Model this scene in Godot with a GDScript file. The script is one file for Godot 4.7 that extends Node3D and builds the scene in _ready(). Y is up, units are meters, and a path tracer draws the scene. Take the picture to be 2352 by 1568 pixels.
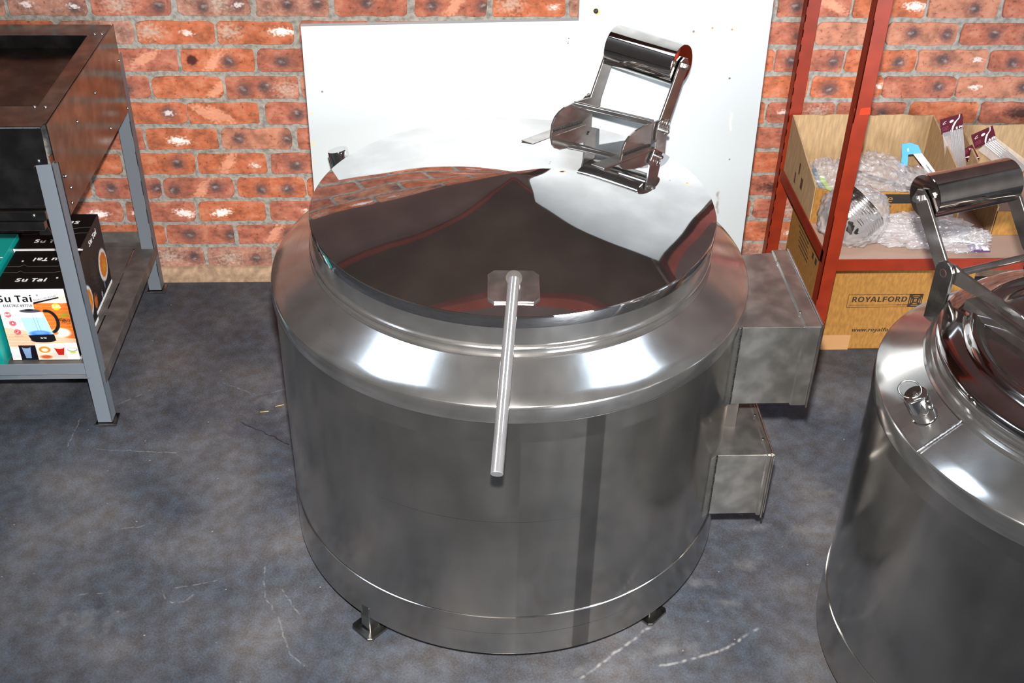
extends Node3D
# A metal workshop: two polished cooking kettles before a brick wall, a steel table on the left, a red rack on the right.

var M := {}
var used := {}

# ------------------------------------------------------------------ mesh builder
class MB:
	var v := PackedVector3Array()
	var n := PackedVector3Array()
	var u := PackedVector2Array()
	var ix := PackedInt32Array()
	var xf := Transform3D()
	func vert(p: Vector3, nn: Vector3, uv := Vector2.ZERO) -> int:
		v.append(xf * p); n.append((xf.basis * nn).normalized()); u.append(uv)
		return v.size() - 1
	func tri(a: int, b: int, c: int) -> void:      # counter-clockwise seen from outside
		ix.append(a); ix.append(c); ix.append(b)
	func quad(a: Vector3, b: Vector3, c: Vector3, d: Vector3, ua := Vector2(0, 1), ub := Vector2(1, 1), uc := Vector2(1, 0), ud := Vector2(0, 0)) -> void:
		var nn := (b - a).cross(d - a)
		if nn.length() < 1e-12: nn = (c - b).cross(d - b)
		if nn.length() < 1e-14: return
		nn = nn.normalized()
		var i := vert(a, nn, ua); vert(b, nn, ub); vert(c, nn, uc); vert(d, nn, ud)
		tri(i, i + 1, i + 2); tri(i, i + 2, i + 3)
	func face(p: Array, nn: Vector3, uvs = null) -> void:   # flat convex polygon, counter-clockwise
		var i := v.size()
		for k in p.size(): vert(p[k], nn, uvs[k] if uvs != null else Vector2(p[k].x, p[k].y))
		for k in range(1, p.size() - 1): tri(i, i + k, i + k + 1)
	func oquad(a: Vector3, b: Vector3, c: Vector3, d: Vector3, mid: Vector3) -> void:   # a quad turned away from mid
		if (b - a).cross(d - a).dot((a + c) * 0.5 - mid) < 0.0: quad(a, d, c, b)
		else: quad(a, b, c, d)
	func box(c: Vector3, s: Vector3, bev := 0.0015) -> void:
		var h := s * 0.5
		var b: float = minf(bev, minf(h.x, minf(h.y, h.z)) * 0.6)
		var k := h - Vector3(b, b, b)
		for ax in 3:
			var a1 := (ax + 1) % 3
			var a2 := (ax + 2) % 3
			for sg in [-1.0, 1.0]:
				var q := []
				for e in [[-1, -1], [1, -1], [1, 1], [-1, 1]]:
					var p := Vector3.ZERO
					p[ax] = sg * h[ax]; p[a1] = e[0] * k[a1]; p[a2] = e[1] * k[a2]
					q.append(c + p)
				oquad(q[0], q[1], q[2], q[3], c)
			if b <= 0.0: continue
			for s1 in [-1.0, 1.0]:
				for s2 in [-1.0, 1.0]:
					var p := []
					for e in [[h[a1], k[a2], -1.0], [k[a1], h[a2], -1.0], [k[a1], h[a2], 1.0], [h[a1], k[a2], 1.0]]:
						var w := Vector3.ZERO
						w[a1] = s1 * e[0]; w[a2] = s2 * e[1]; w[ax] = e[2] * k[ax]
						p.append(c + w)
					oquad(p[0], p[1], p[2], p[3], c)
		if b <= 0.0: return
		for sx in [-1.0, 1.0]:
			for sy in [-1.0, 1.0]:
				for sz in [-1.0, 1.0]:
					var nn := Vector3(sx, sy, sz).normalized()
					var i := vert(c + Vector3(sx * h.x, sy * k.y, sz * k.z), nn)
					vert(c + Vector3(sx * k.x, sy * h.y, sz * k.z), nn)
					vert(c + Vector3(sx * k.x, sy * k.y, sz * h.z), nn)
					if sx * sy * sz > 0: tri(i, i + 1, i + 2)
					else: tri(i, i + 2, i + 1)
	func bar(a: Vector3, b: Vector3, w: float, t: float, side := Vector3.UP, bev := 0.001) -> void:   # a flat bar from a to b; w along side, t across
		var keep := xf
		var z := (b - a).normalized()
		var x := side.cross(z).normalized()
		var y := z.cross(x)
		xf = keep * Transform3D(Basis(x, y, z), (a + b) * 0.5)
		box(Vector3.ZERO, Vector3(t, w, a.distance_to(b)), bev)
		xf = keep
	func lathe(pr: Array, seg := 64, c := Vector3.ZERO, wob := 0.0, from := 0.0, to := TAU) -> void:   # outline from below upwards, outward is to the right of travel
		var m := pr.size()
		var sn := []
		for i in m - 1:
			var d: Vector2 = pr[i + 1] - pr[i]
			sn.append(Vector2(d.y, -d.x).normalized())
		var run := 0.0
		for i in m - 1:
			var na: Vector2 = sn[i]
			var nb: Vector2 = sn[i]
			if i > 0 and na.dot(sn[i - 1]) > 0.8: na = (na + sn[i - 1]).normalized()
			if i < m - 2 and nb.dot(sn[i + 1]) > 0.8: nb = (nb + sn[i + 1]).normalized()
			var base := v.size()
			var run2: float = run + pr[i].distance_to(pr[i + 1])
			for s in seg + 1:
				var a := from + (to - from) * s / seg
				var ca := cos(a)
				var sa := sin(a)
				var w := 1.0 + wob * sin(a * 5.0 + i) * 0.4 + wob * sin(a * 2.0 + 1.3 + i * 0.7)
				vert(c + Vector3(pr[i].x * sa * w, pr[i].y, pr[i].x * ca * w), Vector3(na.x * sa, na.y, na.x * ca), Vector2(float(s) / seg, run))
				vert(c + Vector3(pr[i + 1].x * sa * w, pr[i + 1].y, pr[i + 1].x * ca * w), Vector3(nb.x * sa, nb.y, nb.x * ca), Vector2(float(s) / seg, run2))
			for s in seg:
				var q := base + s * 2
				tri(q, q + 2, q + 3)
				tri(q, q + 3, q + 1)
			run = run2
	func tube(path: Array, r: float, seg := 16, caps := true, closed := false) -> void:
		var m := path.size()
		var up := Vector3.UP
		var t0: Vector3 = (path[1] - path[0]).normalized()
		if absf(t0.dot(up)) > 0.9: up = Vector3.RIGHT
		var x := up.cross(t0).normalized()
		var base := v.size()
		for i in m:
			var t: Vector3
			if closed: t = (path[(i + 1) % m] - path[(i - 1 + m) % m]).normalized()
			elif i == 0: t = t0
			elif i == m - 1: t = (path[i] - path[i - 1]).normalized()
			else: t = ((path[i] - path[i - 1]).normalized() + (path[i + 1] - path[i]).normalized()).normalized()
			x = (x - t * x.dot(t)).normalized()
			var y := t.cross(x)
			for s in seg + 1:
				var a := TAU * s / seg
				var d := x * cos(a) + y * sin(a)
				vert(path[i] + d * r, d, Vector2(float(s) / seg, float(i) / m))
		var rings := m if closed else m - 1
		for i in rings:
			for s in seg:
				var q := base + i * (seg + 1) + s
				var w := base + ((i + 1) % m) * (seg + 1) + s
				tri(q, q + 1, w + 1)
				tri(q, w + 1, w)
		if caps and not closed:
			for e in 2:
				var i := 0 if e == 0 else m - 1
				var t: Vector3 = (path[0] - path[1]).normalized() if e == 0 else (path[m - 1] - path[m - 2]).normalized()
				var cc := vert(path[i], t)
				var first := v.size()
				for s in seg + 1: vert(v[base + i * (seg + 1) + s] if xf == Transform3D() else xf.affine_inverse() * v[base + i * (seg + 1) + s], t)
				for s in seg:
					if e == 0: tri(cc, first + s + 1, first + s)
					else: tri(cc, first + s, first + s + 1)
	func plate(o: Array, org: Vector3, ux: Vector3, uy: Vector3, th: float, bev := 0.0008) -> void:   # an outline in the plane ux, uy, given thickness th to both sides
		var pts := PackedVector2Array(o)
		if Geometry2D.is_polygon_clockwise(pts): pts.reverse()
		var uz := ux.cross(uy).normalized()
		var tris := Geometry2D.triangulate_polygon(pts)
		var ins := PackedVector2Array()
		var m := pts.size()
		for i in m:
			var e1 := (pts[i] - pts[(i - 1 + m) % m]).normalized()
			var e2 := (pts[(i + 1) % m] - pts[i]).normalized()
			var nn := (Vector2(-e1.y, e1.x) + Vector2(-e2.y, e2.x))
			ins.append(pts[i] + nn.normalized() * bev)
		for sd in [1.0, -1.0]:
			var base := v.size()
			for i in m: vert(org + ux * ins[i].x + uy * ins[i].y + uz * th * 0.5 * sd, uz * sd, pts[i])
			for k in range(0, tris.size(), 3):
				var a := Vector2(ins[tris[k + 1]] - ins[tris[k]]).cross(ins[tris[k + 2]] - ins[tris[k]])
				if (a > 0) == (sd > 0): tri(base + tris[k], base + tris[k + 1], base + tris[k + 2])
				else: tri(base + tris[k], base + tris[k + 2], base + tris[k + 1])
		var hz := maxf(th * 0.5 - bev, th * 0.1)
		for i in m:
			var j := (i + 1) % m
			var a := org + ux * pts[i].x + uy * pts[i].y
			var b := org + ux * pts[j].x + uy * pts[j].y
			var ai := org + ux * ins[i].x + uy * ins[i].y
			var bi := org + ux * ins[j].x + uy * ins[j].y
			quad(a - uz * hz, b - uz * hz, b + uz * hz, a + uz * hz)
			quad(a + uz * hz, b + uz * hz, bi + uz * th * 0.5, ai + uz * th * 0.5)
			quad(b - uz * hz, a - uz * hz, ai - uz * th * 0.5, bi - uz * th * 0.5)
	func mesh() -> ArrayMesh:
		var arr := []
		arr.resize(Mesh.ARRAY_MAX)
		arr[Mesh.ARRAY_VERTEX] = v; arr[Mesh.ARRAY_NORMAL] = n; arr[Mesh.ARRAY_TEX_UV] = u; arr[Mesh.ARRAY_INDEX] = ix
		var am := ArrayMesh.new()
		am.add_surface_from_arrays(Mesh.PRIMITIVE_TRIANGLES, arr)
		return am

# ------------------------------------------------------------------ naming and placing
func numbered(called: String) -> String:
	var k: int = used.get(called, 0)
	used[called] = k + 1
	return called if k == 0 else "%s_%03d" % [called, k]

func obj(called: String, b, mat: Material, parent: Node = null) -> MeshInstance3D:
	var o := MeshInstance3D.new()
	o.mesh = b if b is Mesh else b.mesh()
	o.material_override = mat
	if parent == null:
		o.name = numbered(called); add_child(o, true)
	else:
		o.name = called; parent.add_child(o, true)
	return o

func thing(called: String, label: String, category: String, at := Vector3.ZERO, group := "") -> Node3D:
	var o := Node3D.new()
	o.name = numbered(called)
	add_child(o, true)
	o.position = at
	return tag(o, label, category, group)

func tag(o: Node3D, label: String, category: String, group := "", kind := "") -> Node3D:
	o.set_meta("label", label)
	o.set_meta("category", category)
	if group: o.set_meta("group", group)
	if kind: o.set_meta("kind", kind)
	return o

func struct(called: String, b, mat: Material, label := "") -> MeshInstance3D:
	var o := obj(called, b, mat)
	o.set_meta("kind", "structure")
	if label: o.set_meta("label", label)
	return o

func lettering(parent: Node, txt: String, height: float, at: Vector3, right: Vector3, up: Vector3, mat: Material, face := "Droid Sans", bold := true, stretch := 1.0, slant := 0.0) -> MeshInstance3D:
	var f := SystemFont.new()
	f.font_names = PackedStringArray([face])
	f.font_weight = 700 if bold else 400
	var t := TextMesh.new()
	t.text = txt; t.font = f; t.font_size = 64; t.depth = 0.02; t.curve_step = 3.0
	t.pixel_size = 1.0 / 46.0
	var o := MeshInstance3D.new()
	o.mesh = t; o.material_override = mat
	var z := right.cross(up).normalized()
	o.transform = Transform3D(Basis(right * height * stretch, up * height + right * height * slant, z * 0.02), at)
	o.name = "lettering"
	parent.add_child(o, true)
	return o

# ------------------------------------------------------------------ materials
func mat(c: Color, rough := 0.6, metal := 0.0, spec := 0.5) -> StandardMaterial3D:
	var m := StandardMaterial3D.new()
	m.albedo_color = c; m.roughness = rough; m.metallic = metal; m.metallic_specular = spec
	return m

func noise(sd: int, freq: float, oct := 4, kind := FastNoiseLite.TYPE_SIMPLEX_SMOOTH) -> FastNoiseLite:
	var f := FastNoiseLite.new()
	f.seed = sd; f.frequency = freq; f.fractal_octaves = oct; f.noise_type = kind
	return f

func ramp_tex(sd: int, freq: float, stops: Array, size := 512, oct := 4, bump := false) -> NoiseTexture2D:
	var t := NoiseTexture2D.new()
	t.width = size; t.height = size; t.seamless = true; t.noise = noise(sd, freq, oct)
	if bump:
		t.as_normal_map = true; t.bump_strength = stops[0]
	else:
		var g := Gradient.new()
		g.offsets = PackedFloat32Array(stops.map(func(s): return s[0]))
		g.colors = PackedColorArray(stops.map(func(s): return s[1]))
		t.color_ramp = g
	return t

func grey(x: float) -> Color: return Color(x, x, x)

func steel(c: Color, rough: float, lo := 0.7, hi := 1.0, wavy := 0.0, scale := 1.5, sd := 7) -> StandardMaterial3D:
	var m := mat(c, rough, 1.0)
	m.albedo_texture = ramp_tex(sd, 0.012, [[0.25, grey(lo)], [0.55, grey((lo + hi) * 0.5)], [0.8, grey(hi)]], 512, 5)
	m.roughness_texture = ramp_tex(sd + 1, 0.01, [[0.3, grey(0.75)], [0.7, grey(1.0)]], 512, 5)
	if wavy > 0.0:
		m.normal_enabled = true
		m.normal_texture = ramp_tex(sd + 2, 0.006, [4.0], 512, 2, true)
		m.normal_scale = wavy
	m.uv1_triplanar = true
	m.uv1_scale = Vector3.ONE * scale
	return m

func make_materials() -> void:
	M.mirror = steel(Color(0.88, 0.87, 0.865), 0.035, 0.9, 1.0, 0.02, 1.2, 11)
	M.mirror.metallic = 0.99
	M.roller = steel(Color(0.84, 0.82, 0.80), 0.05, 0.9, 1.0, 0.1, 3.0, 17)
	M.satin = steel(Color(0.80, 0.79, 0.78), 0.18, 0.85, 1.0, 0.03, 1.5, 21)
	M.satin.metallic = 0.955
	M.rod = steel(Color(0.85, 0.85, 0.86), 0.12, 0.9, 1.0, 0.0, 2.0, 23)
	M.rod.metallic = 0.90
	M.plate = steel(Color(0.74, 0.71, 0.69), 0.15, 0.8, 1.0, 0.05, 2.5, 25)
	M.plate.metallic = 0.95
	M.box = steel(Color(0.70, 0.69, 0.67), 0.26, 0.82, 1.0, 0.04, 2.5, 27)
	M.box.metallic = 0.90
	M.dull = steel(Color(0.62, 0.61, 0.59), 0.33, 0.75, 1.0, 0.03, 2.0, 31)
	M.table = steel(Color(0.56, 0.54, 0.52), 0.22, 0.78, 1.0, 0.06, 2.0, 35)
	M.table.metallic = 0.98
	M.bolt = mat(Color(0.75, 0.75, 0.74), 0.25, 1.0)
	M.weld = steel(Color(0.55, 0.55, 0.56), 0.4, 0.5, 1.0, 0.4, 30.0, 41)
	M.legs = mat(Color(0.43, 0.46, 0.49), 0.45, 0.25)
	M.deck = steel(Color(0.42, 0.40, 0.39), 0.5, 0.8, 1.0, 0.0, 2.0, 45)
	M.deck.metallic = 0.4
	M.red = mat(Color(0.53, 0.165, 0.075), 0.42)
	M.red.albedo_texture = ramp_tex(51, 0.05, [[0.2, grey(0.9)], [0.8, grey(1.0)]], 256)
	M.red.uv1_triplanar = true
	M.black = mat(Color(0.035, 0.035, 0.035), 0.8)
	M.ink = mat(Color(0.16, 0.12, 0.08), 0.9)
	M.white_ink = mat(Color(0.92, 0.92, 0.92), 0.6)
	M.dark_ink = mat(Color(0.04, 0.035, 0.04), 0.5)
	M.teal = mat(Color(0.05, 0.60, 0.57), 0.4)
	M.kraft = mat(Color(0.69, 0.57, 0.42), 0.85)
	M.kraft.albedo_texture = ramp_tex(61, 0.02, [[0.2, grey(0.88)], [0.8, grey(1.0)]], 512)
	M.kraft.uv1_triplanar = true
	M.kraft.uv1_scale = Vector3(9, 1.2, 9)
	M.carton = mat(Color(0.63, 0.44, 0.185), 0.8)
	M.carton.albedo_texture = ramp_tex(65, 0.03, [[0.2, grey(0.86)], [0.8, grey(1.0)]], 512)
	M.carton.uv1_triplanar = true
	M.carton.uv1_scale = Vector3(6, 2, 6)
	M.board = mat(Color(0.65, 0.54, 0.48), 0.75)
	M.soffit = mat(Color(0.36, 0.25, 0.17), 0.7)
	M.mortar = mat(Color(0.60, 0.59, 0.56), 0.95)
	M.mortar.albedo_texture = ramp_tex(71, 0.03, [[0.15, grey(0.74)], [0.5, grey(0.92)], [0.85, grey(1.0)]], 512, 5)
	M.mortar.normal_enabled = true
	M.mortar.normal_texture = ramp_tex(72, 0.06, [6.0], 512, 4, true)
	M.mortar.normal_scale = 0.5
	M.mortar.uv1_triplanar = true
	M.mortar.uv1_scale = Vector3.ONE * 2.5
	M.far_brick = mat(Color(0.33, 0.22, 0.19), 0.8)
	M.shed = mat(Color(0.45, 0.42, 0.40), 0.9)
	M.film = mat(Color(0.95, 0.94, 0.95, 0.22), 0.07)
	M.film.transparency = BaseMaterial3D.TRANSPARENCY_ALPHA
	M.film.metallic_specular = 0.7
	M.sky_pane = mat(Color(0.9, 0.95, 1.0), 0.4)
	M.sky_pane.emission_enabled = true
	M.sky_pane.emission = Color(0.80, 0.90, 1.0)
	M.sky_pane.emission_energy_multiplier = 2.6

# ------------------------------------------------------------------ painting
func spot(im: Image, cx: float, cy: float, rx: float, ry: float, c: Color, hard := 1.0, nz: FastNoiseLite = null, rag := 0.0, ang := 0.0) -> void:
	var ca := cos(ang)
	var sa := sin(ang)
	var R := maxf(rx, ry) * (1.0 + rag) + 2.0
	for y in range(maxi(0, int(cy - R)), mini(im.get_height(), int(cy + R) + 1)):
		for x in range(maxi(0, int(cx - R)), mini(im.get_width(), int(cx + R) + 1)):
			var dx := x + 0.5 - cx
			var dy := y + 0.5 - cy
			var d := Vector2((dx * ca + dy * sa) / rx, (dy * ca - dx * sa) / ry).length()
			if nz: d += nz.get_noise_2d(x * 2.0 + cx, y * 2.0 + cy) * rag
			var a := clampf((1.0 - d) * hard, 0.0, 1.0) * c.a
			if a > 0.0:
				im.set_pixel(x, y, im.get_pixel(x, y).lerp(Color(c.r, c.g, c.b), a))

func poly(im: Image, pts: Array, c: Color) -> void:
	var pp := PackedVector2Array(pts)
	var lo := pp[0]
	var hi := pp[0]
	for p in pp:
		lo = lo.min(p); hi = hi.max(p)
	for y in range(maxi(0, int(lo.y)), mini(im.get_height(), int(hi.y) + 1)):
		for x in range(maxi(0, int(lo.x)), mini(im.get_width(), int(hi.x) + 1)):
			if Geometry2D.is_point_in_polygon(Vector2(x + 0.5, y + 0.5), pp):
				im.set_pixel(x, y, im.get_pixel(x, y).lerp(Color(c.r, c.g, c.b), c.a))

func stroke(im: Image, pts: Array, w: float, c: Color, nz: FastNoiseLite = null, patchy := 0.0) -> void:
	for k in pts.size() - 1:
		var a: Vector2 = pts[k]
		var b: Vector2 = pts[k + 1]
		var steps := int(a.distance_to(b) / maxf(0.6, w * 0.4)) + 1
		for i in steps:
			var p := a.lerp(b, float(i) / steps)
			var al := c.a
			if nz:
				p += Vector2(nz.get_noise_2d(p.x * 2, p.y * 2), nz.get_noise_2d(p.y * 2 + 99, p.x * 2)) * 3.0
				al *= clampf(1.0 - patchy * (0.5 + nz.get_noise_2d(p.x * 4 + 50, p.y * 4) * 1.6), 0.0, 1.0)
			spot(im, p.x, p.y, w, w, Color(c.r, c.g, c.b, al), 1.2)

func tex(im: Image) -> ImageTexture: return ImageTexture.create_from_image(im)

func floor_material() -> StandardMaterial3D:
	# 3.2 m x 2.4 m of worn concrete, 640 px a metre; x from -1.6, z from -0.4
	var W := 2048
	var H := 1536
	var a := noise(301, 0.004, 5).get_image(W, H).get_data()
	var b := noise(302, 0.03, 4).get_image(W, H).get_data()
	var c := noise(303, 0.25, 3).get_image(W, H).get_data()
	var out := PackedByteArray()
	out.resize(W * H * 3)
	for i in W * H:
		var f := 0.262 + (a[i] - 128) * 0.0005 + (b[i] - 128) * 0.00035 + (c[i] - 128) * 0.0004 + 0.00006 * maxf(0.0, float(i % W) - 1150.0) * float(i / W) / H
		var warm := (a[i] - b[i]) * 0.00012
		out[i * 3] = int(clampf((f + warm) * 255.0, 0, 255))
		out[i * 3 + 1] = int(clampf((f + 0.004) * 255.0, 0, 255))
		out[i * 3 + 2] = int(clampf((f + 0.022 - warm) * 255.0, 0, 255))
	var im := Image.create_from_data(W, H, false, Image.FORMAT_RGB8, out)
	var nz := noise(310, 0.02, 3)
	var P := func(x: float, z: float) -> Vector2: return Vector2((x + 1.6) * 640.0, (z + 0.4) * 640.0)
	var pale := Color(0.50, 0.50, 0.50, 0.30)
	for l in [[[-1.02, 0.89], [-0.8, 0.911]], [[-0.93, 1.418], [-0.86, 1.411]], [[-0.71, 1.402], [-0.61, 1.379]], [[-1.01, 0.70], [-0.93, 0.63]], [[-1.10, 0.877], [-1.097, 0.755]],
			[[-0.74, 1.408], [-0.725, 1.435], [-0.705, 1.447], [-0.68, 1.443], [-0.664, 1.423]], [[-0.508, 1.337], [-0.494, 1.435], [-0.453, 1.503], [-0.417, 1.605], [-0.379, 1.642]],
			[[-0.46, 1.406], [-0.44, 1.443], [-0.404, 1.491]], [[0.75, 1.20], [0.717, 1.24]], [[-0.72, 0.60], [-0.62, 0.66], [-0.52, 0.63]], [[-0.9, 1.2], [-0.82, 1.19]], [[0.62, 1.10], [0.70, 1.19]]]:
		var pp := []
		for q in l[0].size() if l[0][0] is Array else l.size(): pp.append(P.call(l[q][0], l[q][1]))
		stroke(im, pp, 1.7, pale, nz, 0.8)
	for l in [[[0.405, 1.552], [0.348, 1.602], [0.23, 1.696]], [[0.414, 1.665], [0.46, 1.654], [0.543, 1.632], [0.61, 1.596], [0.659, 1.559]]]:
		var pp := []
		for q in l: pp.append(P.call(q[0], q[1]))
		stroke(im, pp, 3.2, Color(0.58, 0.57, 0.56, 0.5), nz, 1.0)
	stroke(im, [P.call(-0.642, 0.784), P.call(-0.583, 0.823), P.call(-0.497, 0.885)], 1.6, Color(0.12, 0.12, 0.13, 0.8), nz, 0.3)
	for d in [[0.73, 1.233, 34, 12], [0.54, 1.421, 40, 14], [0.602, 1.485, 52, 16], [0.94, 1.108, 30, 11], [0.232, 1.672, 18, 14], [0.86, 1.25, 44, 15], [0.68, 1.36, 40, 18], [-0.55, 0.70, 60, 36], [0.45, 1.62, 60, 24], [-0.9, 1.5, 70, 30]]:
		var p: Vector2 = P.call(d[0], d[1])
		spot(im, p.x, p.y, d[2], d[3], Color(0.48, 0.47, 0.46, 0.40), 0.8, nz, 0.9)
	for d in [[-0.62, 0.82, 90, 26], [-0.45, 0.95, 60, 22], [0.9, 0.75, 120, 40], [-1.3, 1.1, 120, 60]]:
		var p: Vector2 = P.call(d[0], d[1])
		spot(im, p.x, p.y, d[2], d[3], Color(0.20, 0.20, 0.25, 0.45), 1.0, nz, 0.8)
	var rng := RandomNumberGenerator.new()
	rng.seed = 77
	for i in 260:
		spot(im, rng.randf() * W, rng.randf() * H, rng.randf_range(0.8, 2.0), rng.randf_range(0.8, 1.6), Color(0.66, 0.65, 0.63, rng.randf_range(0.3, 0.9)), 2.0)
	var m := mat(Color.WHITE, 0.72, 0.0, 0.4)
	m.albedo_texture = tex(im)
	m.roughness_texture = ramp_tex(305, 0.02, [[0.2, grey(0.7)], [0.8, grey(1.0)]], 512)
	return m

func panel_material() -> StandardMaterial3D:
	# the white board, 1.45 m x 2.2 m
	var W := 928
	var H := 1408
	var im := Image.create(W, H, false, Image.FORMAT_RGB8)
	im.fill(Color(0.625, 0.645, 0.655))
	var nz := noise(401, 0.03, 3)
	var P := func(x: float, y: float) -> Vector2: return Vector2((x + 0.5) * 640.0, (2.2 - y) * 640.0)
	for d in [[0.314, 1.114, 9, Color(0.75, 0.6, 0.35, 0.6)], [0.314, 1.114, 6, Color(0.50, 0.30, 0.12, 0.9)], [0.561, 1.063, 2.5, Color(0.4, 0.26, 0.2, 0.9)], [0.607, 1.072, 2.5, Color(0.5, 0.3, 0.15, 0.9)], [0.659, 1.074, 7, Color(0.8, 0.66, 0.5, 0.6)],
			[0.657, 1.068, 2.2, Color(0.35, 0.2, 0.1, 0.9)], [0.25, 1.045, 1.6, Color(0.2, 0.2, 0.22, 0.9)], [0.249, 1.033, 1.6, Color(0.2, 0.2, 0.22, 0.9)], [0.667, 0.94, 1.8, Color(0.2, 0.18, 0.2, 0.9)], [-0.367, 0.905, 2.0, Color(0.25, 0.25, 0.22, 0.9)],
			[-0.402, 0.761, 4, Color(0.85, 0.65, 0.3, 0.8)], [-0.404, 0.711, 3, Color(0.85, 0.65, 0.3, 0.8)], [-0.398, 0.846, 3, Color(0.85, 0.65, 0.3, 0.7)], [0.696, 0.712, 1.8, Color(0.2, 0.2, 0.22, 0.9)]]:
		var p: Vector2 = P.call(d[0], d[1])
		spot(im, p.x, p.y, d[2], d[2], d[3], 1.5, nz, 0.4)
	stroke(im, [P.call(0.677, 0.616), P.call(0.683, 0.549)], 3.0, Color(0.5, 0.48, 0.46, 0.5), nz, 0.9)
	stroke(im, [P.call(0.683, 0.844), P.call(0.687, 0.795)], 2.5, Color(0.85, 0.78, 0.68, 0.5), nz, 0.6)
	var m := mat(Color.WHITE, 0.2, 0.0, 0.5)
	m.albedo_texture = tex(im)
	return m

const CW := 160
const CH := 60
func paint_brick(im: Image, cell: int, code: String, n1: PackedByteArray, n2: PackedByteArray, nz: FastNoiseLite, rng: RandomNumberGenerator) -> void:
	var x0 := (cell % 12) * CW
	var y0 := (cell / 12) * CH
	var base: Color = {"O": Color(0.72, 0.36, 0.22), "R": Color(0.65, 0.35, 0.27), "G": Color(0.62, 0.43, 0.37), "P": Color(0.72, 0.46, 0.36)}[code[0]]
	var light := Color(0.80, 0.56, 0.45)
	var off := rng.randi() % 200000
	var dusty := 0.5 if code[0] == "G" else 0.22
	for y in CH:
		for x in CW:
			var i := (off + y * 512 + x) % 262144
			var a := (n1[i] - 128) / 128.0
			var b := (n2[i] - 128) / 128.0
			var c := base.lerp(light, clampf(a * 0.9 - 0.1, 0.0, 0.5)).darkened(clampf(-a * 0.35, 0.0, 0.22))
			c = c.lerp(Color(0.72, 0.66, 0.60), clampf((b - 0.05) * 1.6, 0.0, 1.0) * dusty)
			c = c.darkened(clampf(-b - 0.42, 0.0, 0.4))
			im.set_pixel(x0 + x, y0 + y, c.lerp(Color(0.60, 0.45, 0.385), 0.24))
	var k := 1
	var cell_im := im.get_region(Rect2i(x0, y0, CW, CH))
	while k + 1 < code.length():
		var t := code[k]
		var at := (float(code[k + 1]) + 0.5) / 10.0 * CW
		var cy := CH * rng.randf_range(0.42, 0.58)
		match t:
			"d", "D", "r":
				var s := 1.0 if t == "d" else 1.25
				spot(cell_im, at, cy, 27 * s, 30, Color(0.47, 0.31, 0.28, 0.8), 1.5, nz, 0.25)
				spot(cell_im, at + rng.randf_range(-3, 3), cy + rng.randf_range(-3, 3), 16 * s, 18, Color(0.29, 0.25, 0.25, 0.85), 1.3, nz, 0.3)
				spot(cell_im, at + rng.randf_range(-6, 6), cy + rng.randf_range(-7, 7), 10, 6, Color(0.70, 0.66, 0.65, 0.6), 1.0, nz, 0.6, rng.randf_range(-1, 1))
			"k": spot(cell_im, at, cy - 5, 14, 16, Color(0.27, 0.13, 0.12, 0.95), 2.5, nz, 0.2)
			"K": spot(cell_im, at, cy, 62, 22, Color(0.24, 0.16, 0.15, 0.9), 1.6, nz, 0.3)
			"w": spot(cell_im, at, cy, 16, 9, Color(0.86, 0.82, 0.80, 0.85), 1.6, nz, 0.8, rng.randf_range(-0.4, 0.4))
			"W": spot(cell_im, at, cy, 30, 14, Color(0.93, 0.90, 0.89, 0.95), 1.8, nz, 0.6, rng.randf_range(-0.3, 0.3))
			"m":
				spot(cell_im, at, cy, 38, 30, Color(0.70, 0.64, 0.59, 0.8), 1.0, nz, 0.9)
			"p":
				var sl := rng.randf_range(-0.7, 0.7)
				spot(cell_im, at, cy, 48, 15, Color(0.82, 0.58, 0.47, 0.8), 2.2, nz, 0.5, sl + (0.5 if sl > 0 else -0.5))
		k += 2
	im.blit_rect(cell_im, Rect2i(0, 0, CW, CH), Vector2i(x0, y0))

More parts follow.
